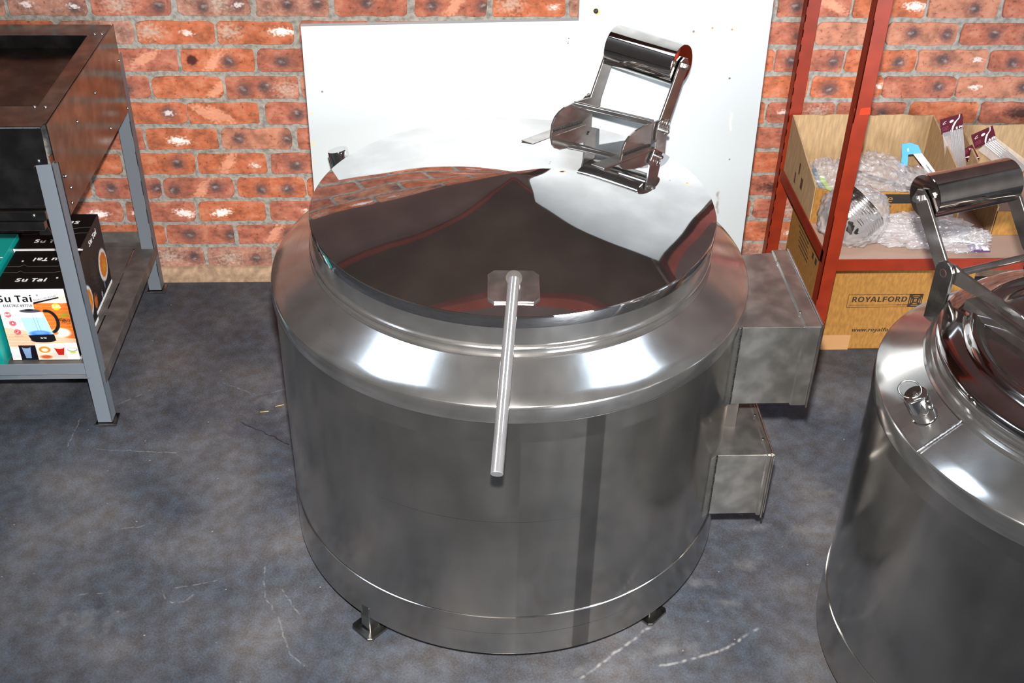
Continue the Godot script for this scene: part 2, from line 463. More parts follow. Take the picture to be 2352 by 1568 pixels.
# ------------------------------------------------------------------ the brick wall
func brick_shape(b: MB, x0: float, x1: float, y0: float, y1: float, z: float, cell: int, rng: RandomNumberGenerator, fine := true) -> void:
	var pts := []
	var j := 0.0022 if fine else 0.001
	var cc := rng.randf_range(0.004, 0.012) if fine else 0.005
	var nx := 7 if fine else 1
	var ny := 2 if fine else 1
	for i in nx + 1: pts.append(Vector2(lerpf(x0 + cc, x1 - cc, float(i) / nx), y0))
	for i in ny + 1: pts.append(Vector2(x1, lerpf(y0 + cc, y1 - cc, float(i) / ny)))
	for i in nx + 1: pts.append(Vector2(lerpf(x1 - cc, x0 + cc, float(i) / nx), y1))
	for i in ny + 1: pts.append(Vector2(x0, lerpf(y1 - cc, y0 + cc, float(i) / ny)))
	for i in pts.size(): pts[i] += Vector2(rng.randf_range(-j, j), rng.randf_range(-j, j))
	var c := Vector2((x0 + x1) * 0.5, (y0 + y1) * 0.5)
	var o := Vector2((cell % 12) * CW, (cell / 12) * CH)
	var base := b.v.size()
	var m := pts.size()
	var UV := func(p: Vector2) -> Vector2:
		return (o + Vector2(clampf((p.x - x0) / (x1 - x0), 0.01, 0.99) * CW, clampf((y1 - p.y) / (y1 - y0), 0.02, 0.98) * CH)) / Vector2(1920, 1080)
	b.vert(Vector3(c.x, c.y, z), Vector3(0, 0, 1), UV.call(c))
	for p in pts:
		var q: Vector2 = p + (c - p) * Vector2(0.018, 0.05)
		b.vert(Vector3(q.x, q.y, z + rng.randf_range(-0.0008, 0.0004)), Vector3(0, 0, 1), UV.call(q))
	for p in pts:
		var d: Vector2 = ((p - c) / Vector2(x1 - x0, y1 - y0)).normalized()
		b.vert(Vector3(p.x, p.y, z - 0.003), Vector3(d.x, d.y, 0.9), UV.call(p))
	for p in pts:
		var d: Vector2 = ((p - c) / Vector2(x1 - x0, y1 - y0)).normalized()
		b.vert(Vector3(p.x, p.y, -0.012), Vector3(d.x, d.y, 0.1), UV.call(p))
	for i in m:
		var k := (i + 1) % m
		b.tri(base, base + 1 + i, base + 1 + k)
		for r in 2:
			var p := base + 1 + m * r + i
			var q := base + 1 + m * r + k
			b.tri(p, p + m, q + m)
			b.tri(p, q + m, q)

func brick_wall() -> void:
	var rows := [
		["Gw5 Gw2d8w8 Rm3d8 Gm5d3d8w8 Gd4d8 Rd4 Rd2p5d9 Om2w8 Gm5 R O Rd2p7 Ow3W8 Pd6 Rw5", [-1545,-1330, -1317,-1097, -1082,-856, -835,-628, -609,-400, -382,-170, -147,63, 80,294, 307,517, 532,737, 750,915, 929,1149, 1159,1376, 1386,1599, 1616,1834]],
		["O Gm5 Ow6m1 OW8m1 R RD8 P Pd3d8 Rd4D9", [-1409,-1204, -1190,-975, -965,-740, -732,-509, -492,-282, 826,1049, 1059,1265, 1275,1493, 1507,1729]],
		["O Rp5 Ok1p4d6 RD3 O RD2d8 Od7 PD3w8 Rd3", [-1316,-1097, -1080,-859, -848,-633, -623,-404, 717,941, 946,1158, 1165,1386, 1391,1607, 1615,1829]],
		["R RD6 Op9 Rd2d5m8 P Od0 OD2w9 Rd7 Pw2D9 O", [-1399,-1186, -1170,-956, -947,-738, -728,-510, -502,-291, 835,1062, 1073,1297, 1301,1527, 1533,1761, 1772,1982]],
		["R Od7w7 Op2p4 Rd4 O Rw2m7 Rd6 O RK6", [-1301,-1085, -1072,-857, -852,-637, -617,-396, 722,938, 947,1161, 1171,1384, 1400,1621, 1631,1853]],
		["R OW4 Pd2d9 RW5 Rd8 O R P O", [-1219,-1002, -990,-774, -760,-545, -527,-314, 857,1082, 1096,1308, 1322,1535, 1549,1777, 1792,2007]],
		["Ow5 Od7 Op4w8 RD3 R Ow6 R O R", [-1303,-1086, -1067,-855, -847,-633, -618,-401, 685,911, 926,1146, 1161,1376, 1390,1613, 1628,1845]],
		["O Rd2D9 Rd1p5d7 Od3d7 O R RK5 O R O", [-1408,-1198, -1183,-975, -965,-744, -733,-517, -509,-295, 687,894, 906,1125, 1140,1357, 1372,1591, 1605,1826]],
		["R RW6 Rw1W8 OW3 Rw5 O Rm5 R", [-1545,-1335, -1325,-1111, -1097,-879, -868,-653, -636,-413, 718,938, 951,1170, 1185,1406]],
		["R O RD3d9 Rp5d7 O R Ow7 O", [-1434,-1218, -1205,-989, -981,-764, -752,-533, -516,-304, 691,904, 919,1142, 1157,1381]],
		["R Gm4d8 Gm3d7 R G Gm5 R", [-1311,-1096, -1082,-873, -859,-649, -635,-424, 692,901, 916,1126, 1141,1368]],
	]
	var b := MB.new()
	b.box(Vector3(0.5, 0.775, -0.134), Vector3(13.2, 1.55, 0.25), 0.0)
	var wall := struct("wall_back", b, M.mortar, "reclaimed red brick wall with grey mortar joints behind the kettles")
	b = MB.new()
	b.box(Vector3(0.5, 4.875, -0.13), Vector3(13.2, 6.65, 0.25), 0.0)
	struct("wall_back_upper", b, M.far_brick)
	var im := Image.create(1920, 1080, false, Image.FORMAT_RGB8)
	im.fill(Color(0.7, 0.34, 0.2))
	var n1 := noise(501, 0.02, 4).get_image(512, 512).get_data()
	var n2 := noise(502, 0.07, 4).get_image(512, 512).get_data()
	var nz := noise(503, 0.05, 3)
	var rng := RandomNumberGenerator.new()
	rng.seed = 20
	M.brick = mat(Color.WHITE, 0.85, 0.0, 0.35)
	M.brick.normal_enabled = true
	M.brick.normal_texture = ramp_tex(504, 0.05, [5.0], 512, 5, true)
	M.brick.normal_scale = 0.35
	var pending := []
	var cell := 0
	for r in rows.size():
		var y0: float = 0.8808 - 0.08554 * r + 0.0085
		var codes: PackedStringArray = rows[r][0].split(" ")
		for i in codes.size():
			paint_brick(im, cell, codes[i], n1, n2, nz, rng)
			pending.append([rows[r][1][i * 2] * 0.001, rows[r][1][i * 2 + 1] * 0.001, y0, y0 + 0.0685, cell])
			cell += 1
	M.brick.albedo_texture = tex(im)
	for p in pending:
		b = MB.new()
		brick_shape(b, p[0], p[1], p[2], p[3], rng.randf_range(-0.001, 0.0015), p[4], rng)
		obj("brick", b, M.brick, wall)
	# the rest of the wall, outside the picture: seen only in the steel
	b = MB.new()
	for r in range(-7, 11):
		var y0: float = 0.8808 - 0.08554 * r + 0.0085
		var x := -3.4 + (0.116 if r % 2 else 0.0)
		while x < 3.8:
			var hit := false
			if r >= 0:
				for p in pending:
					if absf(p[2] - y0) < 0.01 and x < p[1] + 0.008 and x + 0.218 > p[0] - 0.008: hit = true
			if not hit: brick_shape(b, x, x + 0.218, y0, y0 + 0.0685, 0.0, rng.randi() % cell, rng, false)
			x += 0.232
	var rest := obj("brick_courses", b, M.brick, wall)
	rest.set_meta("kind", "stuff")
	b = MB.new()
	var o := [Vector2(0, 0.006), Vector2(0, 0.04), Vector2(0.012, 0.024), Vector2(0.045, 0.0)]
	b.plate([Vector2(-0.01, -0.002), Vector2(0.05, -0.002), Vector2(0.022, 0.014), Vector2(0.008, 0.03), Vector2(-0.01, 0.036)], Vector3(0.2, 0, 0), Vector3(0, 0, 1), Vector3(0, 1, 0), 5.0)
	M.fillet = mat(Color(0.66, 0.55, 0.45), 0.95)
	M.fillet.albedo_texture = ramp_tex(73, 0.03, [[0.2, grey(0.75)], [0.8, grey(1.0)]], 256)
	M.fillet.uv1_triplanar = true
	M.fillet.uv1_scale = Vector3.ONE * 4.0
	struct("trim_1", b, M.fillet, "sloped dusty mortar fillet where the brick wall meets the floor")

func room() -> void:
	var b := MB.new()
	var fx0 := -6.2; var fx1 := 7.2; var fz0 := -0.2; var fz1 := 8.2
	var F := func(x: float, z: float) -> Vector2: return Vector2((x + 1.6) / 3.2, (z + 0.4) / 2.4)
	b.quad(Vector3(fx0, 0, fz1), Vector3(fx1, 0, fz1), Vector3(fx1, 0, fz0), Vector3(fx0, 0, fz0), F.call(fx0, fz1), F.call(fx1, fz1), F.call(fx1, fz0), F.call(fx0, fz0))
	b.quad(Vector3(fx0, -0.2, fz0), Vector3(fx1, -0.2, fz0), Vector3(fx1, -0.2, fz1), Vector3(fx0, -0.2, fz1))
	struct("floor", b, floor_material(), "worn dark grey concrete floor with pale scratches and dust")
	b = MB.new(); b.box(Vector3(-6.1, 4.1, 4.0), Vector3(0.2, 8.2, 8.4), 0.0); struct("wall_left", b, M.shed)
	b = MB.new()
	b.box(Vector3(7.1, 4.1, 4.0), Vector3(0.2, 8.2, 8.4), 0.0)
	struct("wall_right", b, M.shed)
	b = MB.new()
	b.box(Vector3(-1.95, 4.1, 8.1), Vector3(8.5, 8.2, 0.2), 0.0)
	b.box(Vector3(6.35, 4.1, 8.1), Vector3(1.7, 8.2, 0.2), 0.0)
	b.box(Vector3(3.9, 5.8, 8.1), Vector3(3.2, 4.8, 0.2), 0.0)
	struct("wall_front", b, M.shed)
	b = MB.new()
	for s in [[0.5, 5.1, 13.4, 6.6], [-5.9, 0.8, 0.8, 2.0], [0.0, 0.8, 5.6, 2.0], [6.4, 0.8, 1.8, 2.0]]:
		b.box(Vector3(s[0], 8.3, s[1]), Vector3(s[2], 0.2, s[3]), 0.0)
	struct("ceiling", b, M.shed)
	# daylight: two roof lights and the open door on the right
	for w in [[-4.15, 2.7], [4.15, 2.7]]:
		b = MB.new()
		b.box(Vector3(w[0], 8.32, 0.8), Vector3(w[1], 0.04, 2.0), 0.0)
		var wn := struct("window_1" if w[0] < 0 else "window_2", b, M.sky_pane)
		for k in 4:
			var g := MB.new()
			g.box(Vector3(w[0] - w[1] * 0.5 + w[1] * (k + 0.5) / 4.0, 8.26, 0.8), Vector3(0.07, 0.05, 2.0))
			obj("glazing_bar", g, M.shed, wn)
		area(Vector3(w[0], 8.15, 0.8), Vector3(0, -1, 0), Vector2(w[1] - 0.2, 1.8), ROOF_LIGHT, Color(0.85, 0.93, 1.0))
	b = MB.new(); b.box(Vector3(3.9, 1.7, 8.12), Vector3(3.2, 3.4, 0.04), 0.0)
	struct("door_1", b, M.sky_pane)
	area(Vector3(3.9, 1.8, 7.95), Vector3(0, 0, -1), Vector2(3.0, 3.0), DOOR_LIGHT, Color(0.96, 0.98, 1.0))

func area(at: Vector3, towards: Vector3, size: Vector2, energy: float, c: Color) -> void:
	var l := AreaLight3D.new()
	l.name = "daylight"
	l.area_size = size
	l.area_normalize_energy = true
	l.light_energy = energy
	l.light_color = c
	l.area_range = 30.0
	l.shadow_enabled = true
	add_child(l, true)
	l.look_at_from_position(at, at + towards, Vector3(0, 0, 1) if absf(towards.y) > 0.5 else Vector3.UP)

const ROOF_LIGHT := 14.0
const DOOR_LIGHT := 60.0
const FLASH := 13.0

func _ready() -> void:
	# ---- camera
	var yaw := 0.05608859; var pitch := 0.61832396; var roll := 0.02227
	var fwd := Vector3(sin(yaw) * cos(pitch), -sin(pitch), -cos(yaw) * cos(pitch))
	var rt := Vector3(cos(yaw), 0, sin(yaw))
	var up := rt.cross(fwd)
	var r2 := rt * cos(roll) + up * sin(roll)
	var u2 := up * cos(roll) - rt * sin(roll)
	var cam := Camera3D.new()
	cam.name = "camera"
	cam.fov = 32.8193
	cam.near = 0.05
	cam.transform = Transform3D(Basis(r2, u2, -fwd), Vector3(-0.02826, 2.09411, 3.34302))
	add_child(cam)
	cam.current = true
	# ---- sky, exposure
	var env := Environment.new()
	env.background_mode = Environment.BG_COLOR
	env.background_color = Color(0.5, 0.56, 0.62)
	env.tonemap_mode = Environment.TONE_MAPPER_LINEAR
	env.tonemap_exposure = 1.0
	env.sdfgi_enabled = true; env.ssao_enabled = true; env.ssil_enabled = true
	var we := WorldEnvironment.new()
	we.name = "world_environment"
	we.environment = env
	add_child(we)
	# ---- the camera's flash, on its shoe above the lens
	var fp := cam.position + u2 * 0.15
	for k in 3:      # an oblong beam: three cones fanned sideways from one tube
		var fl := SpotLight3D.new()
		fl.name = "camera_flash"
		fl.light_energy = FLASH * (1.0 if k == 1 else 0.95)
		fl.light_size = 0.025
		fl.light_color = Color(1.0, 0.985, 0.965)
		fl.spot_angle = 29.0
		fl.spot_angle_attenuation = 0.9
		fl.spot_range = 30.0
		fl.spot_attenuation = 2.0
		fl.shadow_enabled = true
		add_child(fl, true)
		fl.look_at_from_position(fp, fp + fwd + r2 * (k - 1) * 0.27 - u2 * 0.03, Vector3.UP)
	# ---- the place
	make_materials()
	room()
	brick_wall()
	white_panel()
	kettle_one()
	kettle_two()
	steel_table()
	red_rack()
	overhead_shelf()
	litter()

# ------------------------------------------------------------------ the white board against the wall
func white_panel() -> void:
	var o := [Vector2(-0.414, 0.002), Vector2(-0.406, 1.073), Vector2(0.273, 1.089), Vector2(0.268, 1.63), Vector2(0.735, 1.63), Vector2(0.75, 1.143), Vector2(0.774, 0.002)]
	var b := MB.new()
	b.plate(o, Vector3(0, 0, 0.570), Vector3.RIGHT, Vector3.UP, 0.02, 0.001)
	for i in b.u.size(): b.u[i] = Vector2((b.u[i].x + 0.5) / 1.45, (2.2 - b.u[i].y) / 2.2)
	var root := thing("white_board", "large white enamelled board with a notched upper left corner standing behind the large kettle", "board")
	obj("sheet", b, panel_material(), root)
	b = MB.new()
	b.lathe([Vector2(0.006, 0.0), Vector2(0.0055, 0.004), Vector2(0.0, 0.005)], 12)
	var bolt := obj("fixing_bolt", b, mat(Color(0.12, 0.11, 0.10), 0.6, 0.6), root)
	bolt.transform = Transform3D(Basis(Vector3.RIGHT, Vector3(0, 0, 1), Vector3(0, -1, 0)), Vector3(0.314, 1.114, 0.580))

# ------------------------------------------------------------------ kettles
func cone_lid(R: float, y_edge: float, rise: float, lip: float, sd: int, wave: float) -> MB:
	var b := MB.new()
	b.lathe([Vector2(R - 0.004, y_edge - lip), Vector2(R, y_edge - lip), Vector2(R + 0.0005, y_edge - 0.003), Vector2(R - 0.001, y_edge)], 160)
	var nz := noise(sd, 3.0, 2)
	var H := func(x: float, z: float) -> float:
		var r := sqrt(x * x + z * z)
		var s := sqrt(r * r + 0.00008)
		return y_edge + rise * (1.0 - s / R) + nz.get_noise_2d(x, z) * wave * clampf(r * 12.0, 0.0, 1.0)
	var rings := 60
	var seg := 180
	var base := b.v.size()
	for i in rings + 1:
		var r := (R - 0.001) * pow(float(i) / rings, 1.15)
		for s in seg:
			var a := TAU * s / seg
			var x := r * sin(a)
			var z := r * cos(a)
			var e := 0.0015
			var nn := Vector3(H.call(x - e, z) - H.call(x + e, z), 2.0 * e, H.call(x, z - e) - H.call(x, z + e)).normalized()
			b.vert(Vector3(x, H.call(x, z), z), nn, Vector2(x, z))
	for i in rings:
		for s in seg:
			var s2 := (s + 1) % seg
			var p := base + i * seg
			var q := base + (i + 1) * seg
			b.tri(q + s, q + s2, p + s2)
			if i > 0: b.tri(q + s, p + s2, p + s)
	return b

func body_material() -> StandardMaterial3D:
	# brushed sheet with dull smears, handling marks and one hammered seam
	var W := 1024
	var H := 256
	var st := noise(601, 0.02, 4)
	var bl := noise(602, 0.012, 4)
	var al := Image.create(W, H, false, Image.FORMAT_RGB8)
	var ro := Image.create(W, H, false, Image.FORMAT_L8)
	for y in H:
		for x in W:
			var a := st.get_noise_2d(x * 1.2, y * 0.35)
			var c := bl.get_noise_2d(x * 1.0, y * 1.0 + 300)
			al.set_pixel(x, y, Color(0.91 + a * 0.06 + c * 0.06, 0.90 + a * 0.06 + c * 0.055, 0.885 + a * 0.06 + c * 0.05))
			ro.set_pixel(x, y, grey(clampf(0.72 + a * 0.3 + c * 0.35, 0.3, 1.0)))
	var nz := noise(603, 0.05, 3)
	var sx := 46.0
	for k in 11:
		for sd in [-1, 1]:
			spot(al, sx + sd * 9.0, 12 + k * 23 + sd * 5, 7, 10, Color(1.0, 0.97, 0.93, 0.55), 1.0, nz, 0.8)
	for y in H: for x in range(40, 52): al.set_pixel(x, y, al.get_pixel(x, y).darkened(0.22))
	var m := mat(Color(0.70, 0.695, 0.69), 0.25, 0.965)
	m.albedo_texture = tex(al)
	m.roughness_texture = tex(ro)
	m.uv1_scale = Vector3(1, 1.0 / 0.66, 1)
	return m

func foot(parent: Node, x: float, z: float, h: float, turn: float) -> void:
	var b := MB.new()
	b.xf = Transform3D(Basis(Vector3.UP, turn), Vector3(x, 0, z))
	b.box(Vector3(0, h * 0.5 + 0.004, 0), Vector3(0.03, h, 0.03))
	var f := obj("foot", b, M.dull, parent)
	b = MB.new()
	b.xf = Transform3D(Basis(Vector3.UP, turn), Vector3(x, 0, z))
	b.plate([Vector2(-0.034, -0.026), Vector2(-0.026, -0.034), Vector2(0.026, -0.034), Vector2(0.034, -0.026), Vector2(0.034, 0.026), Vector2(0.026, 0.034), Vector2(-0.026, 0.034), Vector2(-0.034, 0.026)], Vector3(0, 0.0035, 0), Vector3.RIGHT, Vector3(0, 0, -1), 0.006)
	obj("base_plate", b, M.dull, f)
	b = MB.new()
	var q := []
	for e in [[-1, -1], [1, -1], [1, 1], [-1, 1]]:
		q.append(Transform3D(Basis(Vector3.UP, turn), Vector3(x, 0.0075, z)) * Vector3(e[0] * 0.0165, 0, e[1] * 0.0165))
	b.tube(q, 0.003, 6, false, true)
	obj("weld_bead", b, M.weld, f)

func hex(b: MB, c: Vector3, ax: Vector3, r: float, h: float) -> void:
	var x := ax.cross(Vector3.UP).normalized()
	var y := ax.cross(x)
	var o := []
	for k in 6: o.append(Vector2(cos(TAU * k / 6) * r, sin(TAU * k / 6) * r))
	b.plate(o, c + ax * h * 0.5, x, y, h, 0.0008)

func counterweight(parent: Node, c: Vector3, t: Vector3, half: float, r: float, m: Material) -> void:
	var b := MB.new()
	var up := (Vector3.UP - t * t.y).normalized()
	b.xf = Transform3D(Basis(up.cross(t).normalized(), t, up), c) if false else Transform3D(Basis(t.cross(up).normalized() * -1.0, t, up), c)
	if b.xf.basis.determinant() < 0: b.xf.basis.x = -b.xf.basis.x
	b.lathe([Vector2(0.0, -half), Vector2(r - 0.001, -half), Vector2(r, -half + 0.001), Vector2(r, half - 0.001), Vector2(r - 0.001, half), Vector2(0.0, half)], 72, Vector3.ZERO, 0.0015)
	obj("counterweight", b, m, parent)

func cotter(parent: Node, c: Vector3, ax: Vector3, up: Vector3, s: float) -> void:
	var b := MB.new()
	var y := up.normalized()
	var x := ax.cross(y).normalized()
	var p := []
	for k in 15:
		var a := -1.2 + TAU * 0.86 * k / 14.0
		p.append(c + x * cos(a) * 0.006 * s + y * (0.012 + sin(a) * 0.008) * s)
	p.append(c - x * 0.004 * s - y * 0.004 * s)
	p.append(c + x * 0.003 * s - y * 0.012 * s)
	b.tube(p, 0.0013, 8)
	obj("cotter_pin", b, M.bolt, parent)

func kettle_one() -> void:
	var root := thing("cooking_kettle", "large round steel kettle with a mirror polished conical lid, before the white board", "kettle", Vector3(0.0875, 0, 1.1427))
	var b := MB.new()
	b.lathe([Vector2(0.0, 0.09), Vector2(0.5185, 0.09), Vector2(0.5185, 0.16), Vector2(0.5195, 0.169), Vector2(0.5195, 0.45), Vector2(0.5195, 0.715)], 192, Vector3.ZERO, 0.0006)
	for i in b.u.size(): b.u[i].y = b.v[i].y
	M.body = body_material()
	var body := obj("body", b, M.body, root)
	b = MB.new()
	b.lathe([Vector2(0.40, 0.064), Vector2(0.5195, 0.055), Vector2(0.5225, 0.055), Vector2(0.5222, 0.12), Vector2(0.5215, 0.1685), Vector2(0.519, 0.1695)], 192, Vector3.ZERO, 0.0006)
	for i in b.u.size(): b.u[i].y = b.v[i].y
	obj("skirt", b, M.body, root)
	b = MB.new()
	b.lathe([Vector2(0.515, 0.711), Vector2(0.5235, 0.7105), Vector2(0.5245, 0.713), Vector2(0.5243, 0.743), Vector2(0.5232, 0.747), Vector2(0.521, 0.7497), Vector2(0.50, 0.761), Vector2(0.47, 0.7775), Vector2(0.437, 0.7965)], 192, Vector3.ZERO, 0.0004)
	obj("shoulder", b, M.satin, root)
	b = MB.new()
	b.lathe([Vector2(0.437, 0.796), Vector2(0.4365, 0.800), Vector2(0.4285, 0.8015), Vector2(0.4285, 0.8145), Vector2(0.4355, 0.8165), Vector2(0.4362, 0.819), Vector2(0.4345, 0.8215), Vector2(0.430, 0.8225), Vector2(0.4295, 0.84), Vector2(0.4295, 0.866), Vector2(0.40, 0.867)], 192, Vector3.ZERO, 0.0003)
	obj("collar", b, M.satin, root)
	# lid with the parts welded to it
	b = cone_lid(0.4345, 0.892, 0.073, 0.024, 611, 0.0007)
	for i in b.v.size(): b.v[i] += Vector3(0.003, 0, 0.002)
	var lid := obj("lid", b, M.mirror, root)
	var L := Vector3(0.003, 0, 0.002)
	var Y := func(p: Vector3) -> float: return 0.965 - 0.168 * Vector2(p.x - L.x, p.z - L.z).length()
	var hp := Vector3(-0.0115, 0, 0.3565)
	hp.y = Y.call(hp)
	var out := (Vector3(hp.x, 0, hp.z)).normalized()
	var ny := (out * 0.166 + Vector3.UP * 0.986).normalized()
	var sx := Vector3.UP.cross(out).normalized()
	var sy := ny.cross(sx)
	b = MB.new()
	b.plate([Vector2(-0.049, -0.033), Vector2(-0.037, -0.045), Vector2(0.037, -0.045), Vector2(0.049, -0.033), Vector2(0.049, 0.033), Vector2(0.037, 0.045), Vector2(-0.037, 0.045), Vector2(-0.049, 0.033)], hp + ny * 0.002, sx, -sy, 0.005, 0.001)
	obj("handle_plate", b, M.plate, lid)
	b = MB.new()
	b.tube([hp + ny * 0.002, hp + ny * 0.022 + out * 0.002, hp + ny * 0.030 + out * 0.008], 0.0155, 24)
	var stub := obj("handle_socket", b, M.plate, lid)
	b = MB.new()
	var r_end := Vector3(0.034, 0.757, 1.858) - root.position
	var r_in := hp + ny * 0.024 + out * 0.004
	var rd := (r_end - r_in).normalized()
	b.tube([r_in, r_in.lerp(r_end, 0.3), r_in.lerp(r_end, 0.7), r_end - rd * 0.001], 0.0114, 32)
	b.tube([r_end - rd * 0.001, r_end], 0.0107, 32)
	obj("handle_rod", b, M.rod, lid)
	# hinge: frame r outward, t along the hinge
	var A := deg_to_rad(41.0)
	var r := Vector3(sin(A), 0, -cos(A))
	var t := Vector3(cos(A), 0, sin(A))
	var lever := [Vector2(0.31, 0.9085), Vector2(0.312, 0.926), Vector2(0.322, 0.941), Vector2(0.338, 0.9495), Vector2(0.36, 0.954), Vector2(0.40, 0.9535), Vector2(0.466, 0.9445), Vector2(0.527, 1.052), Vector2(0.537, 1.066), Vector2(0.552, 1.072), Vector2(0.566, 1.066), Vector2(0.573, 1.052), Vector2(0.57, 1.04), Vector2(0.512, 0.93), Vector2(0.51, 0.912), Vector2(0.50, 0.902), Vector2(0.485, 0.899), Vector2(0.44, 0.8915), Vector2(0.427, 0.8925), Vector2(0.36, 0.9035)]
	for tt in [0.0685, -0.1315]:
		b = MB.new()
		b.plate(lever, L + t * tt, r, Vector3.UP, 0.005, 0.0006)
		var lv := obj("lever_plate", b, M.plate, lid)
		b = MB.new()
		var p0: Vector3 = L + r * 0.197 + t * (tt + (0.012 if tt > 0 else 0.016))
		var p1: Vector3 = L + r * 0.425 + t * (tt + (0.006 if tt > 0 else 0.003))
		p0.y = Y.call(p0) + 0.0005; p1.y = Y.call(p1) + 0.0005
		b.bar(p0, p1, 0.003, 0.034, Vector3(0, 1, 0))
		obj("hinge_pad", b, M.plate, lid)
		b = MB.new()
		var w := []
		for k in 9:
			var q: Vector3 = L + r * lerpf(0.312, 0.43, k / 8.0) + t * (tt + 0.004)
			q.y = Y.call(q) + 0.003 + 0.0008 * (k % 2)
			w.append(q)
		b.tube(w, 0.0025, 6)
		obj("weld_bead", b, M.weld, lid)
	b = MB.new()
	b.tube([L + r * 0.40 + t * -0.131 + Vector3(0, 0.948, 0), L + r * 0.437 + t * 0.068 + Vector3(0, 0.947, 0)], 0.008, 24)
	obj("cross_rod", b, M.plate, lid)
	counterweight(lid, L + r * 0.553 + t * -0.0315 + Vector3(0, 1.051, 0), t, 0.0945, 0.049, M.roller)
	b = MB.new()
	hex(b, L + r * 0.553 + t * 0.071 + Vector3(0, 1.051, 0), t, 0.0095, 0.007)
	b.tube([L + r * 0.553 + t * 0.07 + Vector3(0, 1.051, 0), L + r * 0.553 + t * 0.082 + Vector3(0, 1.051, 0)], 0.0055, 16)
	obj("bolt", b, M.bolt, lid)
	b = MB.new()
	hex(b, L + r * 0.553 + t * -0.134 + Vector3(0, 1.051, 0), -t, 0.0095, 0.007)
	obj("bolt", b, M.bolt, lid)
	for tt in [0.0765, -0.1395]:
		var sg := signf(tt)
		b = MB.new()
		var o := [Vector2(0.445, 0.77), Vector2(0.489, 0.755), Vector2(0.489, 0.93), Vector2(0.484, 0.942), Vector2(0.474, 0.947), Vector2(0.46, 0.947), Vector2(0.449, 0.942), Vector2(0.445, 0.93)]
		b.plate(o, L + t * tt, r, Vector3.UP, 0.005, 0.0006)
		var post := obj("hinge_post", b, M.plate, root)
		b = MB.new()
		var pc := L + r * 0.474 + Vector3(0, 0.917, 0)
		b.tube([pc + t * (tt - sg * 0.014), pc + t * (tt + sg * 0.014)], 0.0055, 16)
		b.tube([pc + t * (tt + sg * 0.0141), pc + t * (tt + sg * 0.016)], 0.004, 16)
		obj("pivot_pin", b, M.bolt, post)
		cotter(post, pc + t * (tt + sg * 0.008) + Vector3(0, 0.006, 0), t * sg, Vector3.UP * 0.9 + r * 0.4, 1.15)
	# filler pipe behind the lid
	pipe(root, Vector3(-0.383, 0.795, -0.298), 0.024, 0.075, Vector3(-0.2, 0.96, -0.15), false)
	# control boxes on the right side, welded to the body
	control_box(root, Vector3(0.0875, 0, 1.1427), 0.566, 0.700, 0.737, 1.055, 1.362, 0.507, 0.712)
	control_box(root, Vector3(0.0875, 0, 1.1427), 0.545, 0.657, 0.669, 1.215, 1.402, 0.213, 0.392)
	b = MB.new()
	b.box(Vector3(0.592, 0.45, 1.30) - root.position, Vector3(0.031, 0.13, 0.003))
	obj("box_strap", b, M.plate, root)
	for f in [[-0.238, 1.533], [0.409, 1.506], [-0.238, 0.752], [0.409, 0.752]]:
		foot(root, f[0] - 0.0875, f[1] - 1.1427, 0.08, PI / 4)

func pipe(root: Node, at: Vector3, rad: float, h: float, dir: Vector3, ring: bool) -> void:
	var d := dir.normalized()
	var x := d.cross(Vector3(0, 0, 1)).normalized()
	var b := MB.new()
	b.xf = Transform3D(Basis(x, d, x.cross(d)), at)
	b.lathe([Vector2(rad * 1.12, -0.012), Vector2(rad * 1.1, 0.001), Vector2(rad, 0.002), Vector2(rad, h - 0.002), Vector2(rad * 0.96, h), Vector2(0.0, h + 0.0015)], 40)
	var p := obj("filler_pipe", b, M.mirror, root)
	if ring:
		b = MB.new()
		var c := at + d * (h + 0.016) - Vector3(0.006, 0, 0)
		var pts := []
		for k in 29:
			var a := -PI * 0.42 + TAU * 0.95 * k / 28.0
			pts.append(c + Vector3(1, 0.12, 0.3).normalized() * cos(a) * 0.0195 + Vector3(-0.1, 1, -0.35).normalized() * sin(a) * 0.0165)
		b.tube(pts, 0.0016, 10)
		obj("pull_ring", b, M.bolt, p)
		b = MB.new()
		b.tube([at + d * h, at + d * (h + 0.006)], 0.004, 10)
		obj("ring_eye", b, M.bolt, p)

